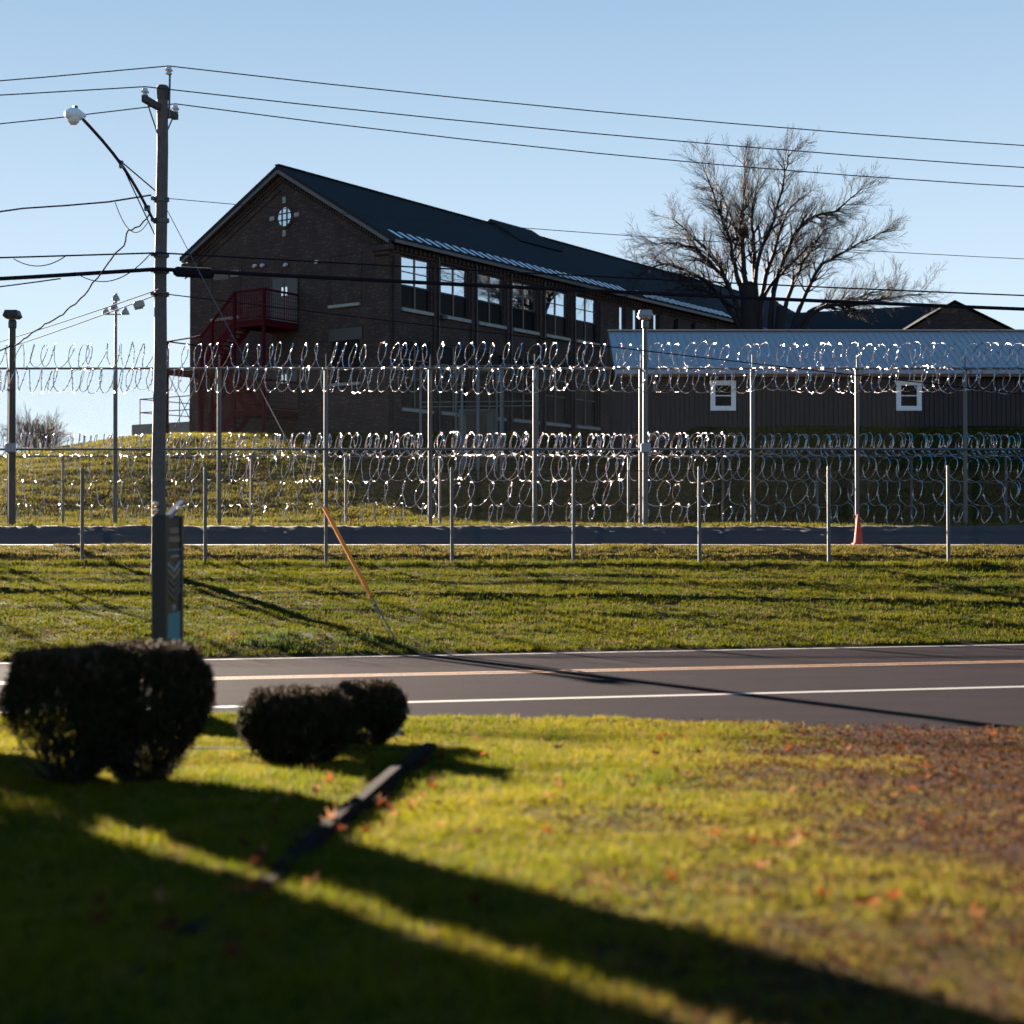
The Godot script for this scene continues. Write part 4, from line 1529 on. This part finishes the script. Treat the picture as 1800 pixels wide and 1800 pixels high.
func big_tree() -> void:
	var base := Vector3(13.7, 6.7, -90.0)
	var o := thing("bare_tree", "large bare spreading tree behind the low building's metal roof", "tree", base)
	var mb := MB.new()
	mb.tube([Vector3(0, -0.5, 0), Vector3(0.1, 1.5, 0), Vector3(0.2, 4.5, 0), Vector3(0.2, 7.5, 0), Vector3(0.1, 10.0, 0)], [1.0, 0.72, 0.6, 0.5, 0.32], 14)
	mb.tube([Vector3(0.3, 0.5, 0), Vector3(1.2, 3.5, 0.3), Vector3(1.9, 6.6, 0.4), Vector3(2.0, 8.5, 0.4)], [0.55, 0.42, 0.34, 0.25], 10)
	part("trunk", mb, M.bark, o)
	# main limbs: [points as (x, height above base), end depth, radius]
	var L := [
		[[[0.2, 7.2], [0.0, 9.8], [-0.2, 13.2], [-0.1, 15.5], [-0.15, 17.6]], 0.6, 0.26],
		[[[0.6, 7.2], [0.6, 10.4], [0.5, 13.1], [0.65, 15.1], [1.1, 17.1]], -1.5, 0.22],
		[[[0.1, 8.5], [-0.5, 10.5], [-1.2, 13.1], [-2.0, 14.8], [-2.9, 16.8]], 2.0, 0.2],
		[[[0.0, 7.6], [-0.7, 9.2], [-1.6, 11.5], [-3.2, 13.5], [-4.3, 14.8]], -2.5, 0.2],
		[[[-0.1, 7.4], [-1.0, 9.8], [-2.7, 11.8], [-4.3, 12.3], [-6.0, 12.2]], 3.0, 0.18],
		[[[-0.1, 7.0], [-1.6, 9.5], [-3.2, 10.8], [-5.0, 11.5], [-6.6, 11.0]], -1.0, 0.18],
		[[[0.8, 7.2], [1.1, 9.8], [2.0, 12.5], [2.8, 14.8], [4.3, 16.1]], -2.5, 0.2],
		[[[1.5, 6.8], [1.7, 9.5], [2.5, 12.1], [3.6, 13.8], [5.3, 14.3], [6.6, 15.4]], 2.5, 0.2],
		[[[2.0, 6.5], [2.5, 9.1], [3.6, 11.5], [4.6, 12.8], [5.6, 14.8]], -3.5, 0.18],
		[[[2.4, 6.5], [3.3, 8.8], [4.6, 11.2], [6.3, 12.2], [8.3, 13.2]], 1.5, 0.18],
		[[[2.6, 6.2], [3.8, 8.3], [5.6, 9.0], [7.6, 9.8], [9.6, 10.5]], -2.0, 0.17],
		[[[2.9, 6.5], [4.3, 8.5], [6.3, 8.8], [8.3, 9.2], [10.3, 9.3]], 3.0, 0.17],
		[[[0.4, 9.2], [0.8, 11.5], [1.6, 13.8], [2.1, 16.1], [2.3, 17.4]], 2.5, 0.16],
		[[[0.0, 10.5], [-0.3, 12.5], [-0.9, 14.8], [-1.4, 16.8]], -2.5, 0.15],
		[[[0.6, 8.0], [1.4, 9.8], [2.2, 10.8], [3.4, 12.0], [4.2, 12.8]], 4.5, 0.14],
		[[[0.0, 8.0], [-1.2, 9.0], [-2.6, 9.6], [-4.0, 9.8], [-5.6, 9.9]], 4.5, 0.14],
	]
	for k in L.size():
		var pts := []
		var m: int = L[k][0].size()
		for s in m:
			var t := float(s) / (m - 1)
			pts.append(Vector3(L[k][0][s][0] * (1.0 - 0.06 * t), L[k][0][s][1] - 0.5 * t, L[k][1] * t * t))
		limb(o, pts, L[k][2], 0.03, 1.7, 100 + k, 2, 3)
	# a squirrel's nest in the leader
	mb = MB.new()
	var q := RandomNumberGenerator.new()
	q.seed = 3
	for k in 260:
		var dir := Vector3(q.randfn(), q.randfn(), q.randfn()).normalized()
		var c := base + Vector3(-0.2, 12.9, 0.35) + dir * 0.26 * q.randf()
		var t := Vector3(q.randfn(), q.randfn() * 0.5, q.randfn()).normalized() * 0.3
		mb.tube([c - t, c + t], [0.012, 0.012], 3, false)
	tag(put("nest", mb.mesh(), M.twig), "dark ball of twigs lodged in the bare tree's middle stem", "nest")
	# twiggy bush on the crest to the left
	o = thing("bare_bush", "reddish leafless bush on the hill crest at the far left", "bush", P(-24.0, 78.0))
	q.seed = 8
	for k in 16:
		mb = MB.new()
		var a := TAU * k / 16.0
		var spread := q.randf_range(0.15, 1.3)
		for w in 2:
			twigs(mb, Vector3(cos(a), 0, sin(a)) * 0.2, Vector3(cos(a) * spread, 1.0, sin(a) * spread).normalized(), q.randf_range(1.0, 1.35), 0.03, 3, q, 0.03)
		part("stem", mb, M.twig, o)

# ------------------------------------------------------------------ pen beside the building
func pen() -> void:
	var o := thing("fence_pen", "small tall pen of thin steel posts beside the brick building's long wall", "fence", Vector3(0, ground(-2.0, 66.0), -66.0))
	for q in [[-3.93, 0.0], [-2.44, -1.0], [-2.15, 0.0], [-1.52, -1.2], [-1.44, 0.2], [-0.66, -1.0], [-0.47, 0.2], [-0.4, -0.2], [1.1, 0.0], [4.7, 0.2]]:
		var mb := MB.new()
		mb.tube([Vector3(q[0], -0.3, q[1]), Vector3(q[0], 4.9, q[1])], [0.05, 0.05], 8)
		part("post", mb, M.hvac, o)
	for y in [3.1, 3.3, 4.85]:
		var mb := MB.new()
		mb.rod(Vector3(-3.93, y, 0), Vector3(1.1, y + 0.05, 0), 0.025)
		part("rail", mb, M.hvac, o)
	var mw := MB.new()
	lattice(mw, -3.9, 1.1, 0.05, 4.8, 0.0715, 0.0014)
	part("chain_link", mw, M.wire, o, "stuff")
	var c := thing("machine_cabinet", "greenish grey machine cabinet with dark front panel inside the pen", "cabinet", P(-1.5, 67.6))
	var mb := MB.new()
	var w := 1.7
	var h := 2.55
	mb.box(Vector3(0.0, h / 2, -0.6), Vector3(w, h, 1.1))
	part("body", mb, M.hvac, c)
	mb = MB.new()
	mb.box(Vector3(0, h - 0.06, 0.03), Vector3(w, 0.12, 0.14))
	mb.box(Vector3(-w / 2 + 0.17, h / 2 - 0.06, 0.03), Vector3(0.34, h - 0.12, 0.14))
	mb.box(Vector3(w / 2 - 0.25, h / 2 - 0.06, 0.03), Vector3(0.14, h - 0.12, 0.14))
	part("front_frame", mb, M.hvac, c)
	mb = MB.new()
	mb.box(Vector3(-0.1, h / 2 - 0.1, -0.03), Vector3(w - 0.7, h - 0.3, 0.03))
	part("front_panel", mb, M.sign_dark, c)

func small_things() -> void:
	# traffic cone
	var o := thing("traffic_cone", "tall narrow orange traffic cone on the perimeter track", "traffic cone", P(9.22, 40.9, 0.012))
	var mb := MB.new()
	mb.soft_box(Vector3(0, 0.02, 0), Vector3(0.3, 0.04, 0.3), 0.01)
	part("base", mb, M.cone, o)
	mb = MB.new()
	mb.lathe(Vector3(0, 0.04, 0), [Vector2(0.125, 0.0), Vector2(0.035, 0.72), Vector2(0.03, 0.76), Vector2(0.0, 0.765)], 18)
	part("body", mb, M.cone, o)
	# thin orange marker standing behind the pylon sign
	o = thing("marker_stake", "thin orange marker stake just right of the pylon sign's top", "stake", P(-7.6, 34.6))
	mb = MB.new()
	mb.bar(Vector3(0, -0.1, 0), Vector3(0, 2.35, 0), 0.04, 0.02)
	part("stake", mb, M.orange, o)
	# small red flag behind the left hedge
	o = thing("marker_flag", "tiny red flag on a wire poking up behind the large left shrub", "flag", P(-4.0, 13.6))
	mb = MB.new()
	mb.rod(Vector3(0, -0.05, 0), Vector3(0, 1.02, 0), 0.003, 4)
	part("wire", mb, M.dull_metal, o)
	mb = MB.new()
	mb.tri(Vector3(0, 0.94, 0), Vector3(0.055, 0.965, 0.01), Vector3(0.0, 1.02, 0))
	part("flag", mb, mat(0.4, 0.02, 0.02, 0.6), o)
	# pale stone block showing at the foot of the right shrub
	mb = MB.new()
	var p := P(-1.2, 16.0)
	mb.hexa([p + Vector3(-0.3, -0.05, 0.15), p + Vector3(0.13, -0.05, 0.15), p + Vector3(0.13, -0.05, -0.15), p + Vector3(-0.3, -0.05, -0.15), p + Vector3(-0.3, 0.12, 0.12), p + Vector3(-0.02, 0.12, 0.12), p + Vector3(-0.02, 0.12, -0.12), p + Vector3(-0.3, 0.12, -0.12)])
	tag(put("stone_block", mb.mesh(), M.stone), "small pale sloped stone block at the foot of the right rear shrub", "stone")

# ------------------------------------------------------------------ clipped shrubs
func shrub(called: String, label: String, at: Vector3, rad: Vector3, centre_y: float, count: int, sd: int, stems: int, flat: float, leaf_scale := 1.0, bare_side := 0.0) -> void:
	var q := RandomNumberGenerator.new()
	q.seed = sd
	var o := thing(called, label, "shrub", at)
	var nz := FastNoiseLite.new()
	nz.seed = sd
	nz.frequency = 1.1
	# crown surface: an ellipsoid with a clipped flat top and a bumpy outline
	var edge := func(dir: Vector3) -> float:
		var b := 1.0 + 0.16 * nz.get_noise_3dv(dir * 2.2) + 0.06 * nz.get_noise_3dv(dir * 7.0)
		var p := dir * b
		return b * (minf(1.0, flat / maxf(p.y, 0.001)) if p.y > flat else 1.0)
	var xf := []
	var cols := PackedColorArray()
	for k in count:
		var dir := Vector3(q.randfn(), q.randfn(), q.randfn()).normalized()
		var t := 1.0 - 0.42 * q.randf() * q.randf()
		var e: float = edge.call(dir) * t
		var taper := 1.0 + 0.62 * minf(dir.y - 0.1, 0.0)
		var p := Vector3(dir.x * rad.x * taper, dir.y * rad.y, dir.z * rad.z * taper) * e
		if dir.y < -0.3 and q.randf() < 0.2 + 0.7 * (-dir.y):
			continue
		if nz.get_noise_3dv(p * 2.3 + Vector3(5, 0, 0)) > 0.36 - (0.18 if dir.y < -0.1 else 0.0) and dir.y < 0.4:
			continue
		if bare_side > 0.0 and p.x < -0.05 and q.randf() < bare_side * smooth(0.35, -0.1, dir.y):
			continue
		var b := Basis.from_euler(Vector3(q.randf_range(-0.8, 0.8), q.randf() * TAU, q.randf_range(-0.8, 0.8))).scaled(Vector3.ONE * q.randf_range(0.7, 1.3) * leaf_scale)
		xf.append(Transform3D(b, p + Vector3(0, centre_y, 0)))
		var tip := q.randf() < (0.5 if dir.y > 0.45 else 0.12)
		cols.append(Color(0.085, 0.045, 0.034).lerp(Color(0.045, 0.026, 0.018), q.randf()) if tip else Color(0.012, 0.017, 0.006).lerp(Color(0.026, 0.03, 0.01), q.randf()))
	# a sprig: six small leaves round a twig
	var mb := MB.new()
	var s := RandomNumberGenerator.new()
	s.seed = 40
	for k in 7:
		var a := TAU * k / 7.0 * 2.4
		var root := Vector3(0, -0.03 + 0.011 * k, 0)
		var out := Vector3(cos(a), 0.5, sin(a)).normalized()
		var side := out.cross(Vector3.UP).normalized() * 0.0065
		var tip := root + out * 0.028
		var mid := root + out * 0.014
		mb.quad(root, mid + side, tip, mid - side)
	mb.tube([Vector3(0, -0.05, 0), Vector3(0, 0.05, 0)], [0.0018, 0.001], 3, false)
	for k in mb.v.size():
		mb.c.append(Color(1, 1, 1))
	many("foliage", mb.mesh(), M.leaf, xf, cols, o)
	for k in stems:
		mb = MB.new()
		var a := TAU * k / stems + q.randf_range(-0.3, 0.3)
		var out := Vector3(cos(a) * rad.x, 0, sin(a) * rad.z) * q.randf_range(0.4, 0.85)
		var p0 := Vector3(cos(a) * 0.08, -0.06, sin(a) * 0.08)
		var dir := (out * 0.75 + Vector3(0, centre_y * 0.95, 0))
		twigs(mb, p0, dir.normalized(), dir.length() * 0.8, 0.02, 2, q, 0.03, 0.003)
		part("stem", mb, M.bark, o)

func shrubs() -> void:
	shrub("clipped_shrub", "large clipped dark shrub at left, its left half with bare twigs", P(-3.38, 11.8), Vector3(0.52, 0.68, 0.5), 0.53, 14000, 21, 18, 0.7, 1.0, 0.8)
	shrub("clipped_shrub", "large clipped dark shrub joined to the right of the leftmost one", P(-2.92, 12.1), Vector3(0.56, 0.74, 0.5), 0.55, 18000, 22, 9, 0.67, 1.0, 0.0)
	shrub("clipped_shrub", "lower rounded shrub in front of the road at centre left", P(-1.86, 13.4), Vector3(0.52, 0.45, 0.46), 0.28, 14000, 23, 8, 0.75)
	shrub("clipped_shrub", "small rounded shrub right behind the lower one, nearest the road", P(-1.42, 15.0), Vector3(0.40, 0.4, 0.4), 0.27, 11000, 24, 7, 0.8)

# ------------------------------------------------------------------ landscape timbers
func timbers() -> void:
	var row := [[-0.78, 14.35], [-0.9, 12.15], [-1.04, 10.0], [-1.2, 8.0], [-1.38, 6.4], [-1.56, 4.9]]
	var names := ["farthest landscape timber of the row, in the shade of the shrubs", "second farthest landscape timber, lit along its top edge", "third landscape timber from the road, half buried and lit at its end", "fourth landscape timber from the road, in deep shadow", "nearest landscape timber at the bottom of the lawn, in deep shadow"]
	for k in 5:
		var a := P(row[k][0], row[k][1] - 0.04)
		var b := P(row[k + 1][0], row[k + 1][1] + 0.04)
		_timber(a + Vector3(rng.randf_range(-0.02, 0.02), [0.03, 0.05, 0.045, -0.04, -0.055][k], 0), b + Vector3(rng.randf_range(-0.02, 0.02), [0.05, 0.03, -0.03, -0.05, -0.06][k], 0), names[k])
	var back := [[-0.85, 14.35], [-3.1, 14.5], [-5.4, 14.55], [-7.6, 14.6]]
	var bn := ["landscape timber behind the right shrubs, meeting the row at the corner", "landscape timber running behind the large left shrubs", "landscape timber farthest left, ending out of the lawn's left edge"]
	for k in 3:
		_timber(P(back[k][0], back[k][1]) + Vector3(0, -0.03, 0), P(back[k + 1][0] + 0.05, back[k + 1][1]) + Vector3(0, -0.035, 0), bn[k])

func _timber(a: Vector3, b: Vector3, label: String) -> void:
	var mb := MB.new()
	# the wood grain follows the object's y axis: build along y and lay the object down
	var l := a.distance_to(b)
	mb.soft_box(Vector3.ZERO, Vector3(0.12, l, 0.14), 0.02)
	var o := put("landscape_timber", mb.mesh(), M.timber)
	tag(o, label, "timber")
	var y := (b - a).normalized()
	var x := y.cross(Vector3.UP).normalized()
	o.transform = Transform3D(Basis(x, y, x.cross(y)), (a + b) / 2)

# ------------------------------------------------------------------ pylon sign
func pylon_sign() -> void:
	var base := P(-3.93, 17.15)
	var o := thing("pylon_sign", "narrow dark pylon sign seen edge-on with chevron stripes and teal foot", "sign", base, deg_to_rad(1.5))
	var top := 2.36 - base.y
	var mb := MB.new()
	mb.soft_box(Vector3(0, top / 2 - 0.1, 0), Vector3(0.17, top + 0.2, 0.1), 0.012)
	part("front_post", mb, M.sign_dark, o)
	mb = MB.new()
	mb.soft_box(Vector3(0.0, top / 2 - 0.1, -0.92), Vector3(0.17, top + 0.2, 0.1), 0.012)
	part("rear_post", mb, M.sign_dark, o)
	mb = MB.new()
	mb.box(Vector3(0.0, top / 2 + 0.02, -0.48), Vector3(0.11, top - 0.1, 0.78))
	part("sign_board", mb, M.sign_dark, o)
	# printed face towards the road's right side: bands and chevrons, each a thin plate
	var plate := func(y0: float, y1: float, m: Material, z0 := -0.86, z1 := -0.1) -> void:
		var k := MB.new()
		k.box(Vector3(0.06, (y0 + y1) / 2, (z0 + z1) / 2), Vector3(0.012, y1 - y0, z1 - z0))
		part("face_panel", k, m, o)
	plate.call(0.1, 1.22, M.sign_teal)
	plate.call(1.25, 1.31, M.sign_grey, -0.6, -0.36)
	plate.call(1.93, 1.95, M.sign_teal)
	plate.call(1.85, 1.88, M.sign_grey, -0.8, -0.3)
	plate.call(2.03, 2.09, M.sign_tan, -0.8, -0.18)
	plate.call(2.13, 2.19, M.sign_tan, -0.74, -0.24)
	for k in 5:
		var y := 1.77 - 0.08 * k
		var c := MB.new()
		var th := 0.055
		for s in [-1, 1]:
			var z0 := -0.48
			var z1: float = -0.48 + s * 0.37
			var p := [Vector3(0.054, y - 0.1, z0), Vector3(0.068, y - 0.1, z0), Vector3(0.068, y, z1), Vector3(0.054, y, z1)]
			var u := Vector3(0, th, 0)
			c.hexa([p[0], p[1], p[2], p[3], p[0] + u, p[1] + u, p[2] + u, p[3] + u])
		part("chevron", c, [M.sign_grey, M.sign_tan, M.sign_olive, M.sign_olive, M.sign_olive][k], o)
	# slanting cap piece and bright bolts on top
	mb = MB.new()
	mb.bar(Vector3(0.06, top - 0.02, -0.15), Vector3(0.14, top + 0.15, -0.55), 0.06, 0.05)
	part("cap_strut", mb, M.sign_grey, o)
	for p in [Vector3(-0.05, top + 0.12, 0.0), Vector3(-0.05, top + 0.045, 0.0), Vector3(0.16, top + 0.07, -0.3)]:
		mb = MB.new()
		mb.lathe(p, [Vector2(0.0, -0.03), Vector2(0.021, -0.021), Vector2(0.03, 0.0), Vector2(0.021, 0.021), Vector2(0.0, 0.03)], 12)
		part("cap_ball", mb, M.ball, o)

# ------------------------------------------------------------------ things left of the frame whose shadows reach into it
func out_of_frame() -> void:
	var base := P(-6.74, 16.2)
	var o := thing("roadside_tree", "thick bare roadside tree left of the view, its trunk shading the lawn", "tree", base)
	var mb := MB.new()
	mb.tube([Vector3(0, -0.3, 0), Vector3(0, 0.5, 0), Vector3(0.03, 3.5, 0), Vector3(0.0, 6.5, 0), Vector3(0.05, 9.0, 0.1)], [0.6, 0.47, 0.44, 0.41, 0.3], 14)
	part("trunk", mb, M.bark, o)
	for k in 7:
		var a := TAU * k / 7.0
		limb(o, [Vector3(0, 6.3 + 0.3 * k, 0), Vector3(cos(a) * 1.4, 8.5 + 0.3 * k, sin(a) * 1.4), Vector3(cos(a) * 2.6, 11.0, sin(a) * 2.6), Vector3(cos(a) * 3.4, 14.0, sin(a) * 3.4)], 0.16, 0.03, 1.3, 300 + k, 1, 2)
	# one dense round-headed evergreen; its crown starts at breast height
	var at := P(-5.95, 12.3)
	o = thing("round_evergreen", "dense round headed evergreen left of the view, darkening the near lawn", "tree", at)
	var q := RandomNumberGenerator.new()
	q.seed = 60
	var nz := FastNoiseLite.new()
	nz.seed = 12
	nz.frequency = 0.9
	var xf := []
	var cols := PackedColorArray()
	for k in 16000:
		var dir := Vector3(q.randfn(), q.randfn(), q.randfn()).normalized()
		var e := (1.0 + 0.28 * nz.get_noise_3dv(dir * 2.0)) * (1.0 - 0.5 * q.randf() * q.randf())
		var p := Vector3(dir.x * 1.06 * e, 2.95 + dir.y * 2.3 * e, dir.z * 1.06 * e)
		if nz.get_noise_3dv(p * 1.5) > 0.3 and p.y < 2.4:
			continue
		var b := Basis.from_euler(Vector3(q.randf_range(-0.8, 0.8), q.randf() * TAU, q.randf_range(-0.8, 0.8))).scaled(Vector3.ONE * q.randf_range(1.2, 2.2))
		xf.append(Transform3D(b, p))
		cols.append(Color(0.015, 0.026, 0.009).lerp(Color(0.03, 0.045, 0.014), q.randf()))
	many("foliage", tuft(8, 0.03, 0.07, 0.016, 77), M.leaf, xf, cols, o)
	mb = MB.new()
	mb.tube([Vector3(0, -0.2, 0), Vector3(0.05, 1.0, 0), Vector3(0, 3.6, 0)], [0.16, 0.12, 0.06], 10)
	part("trunk", mb, M.bark, o)
	for k in 8:
		mb = MB.new()
		var a := TAU * k / 8.0
		twigs(mb, Vector3(0, 0.9 + 0.2 * k, 0), Vector3(cos(a), 0.7, sin(a)).normalized(), 1.3, 0.05, 2, q, 0.03, 0.006)
		part("branch", mb, M.bark, o)
	shrub("loose_shrub", "loose low shrub beside the round evergreen, left of the view", P(-4.8, 12.4), Vector3(0.4, 0.6, 0.4), 0.75, 3600, 25, 7, 0.95)
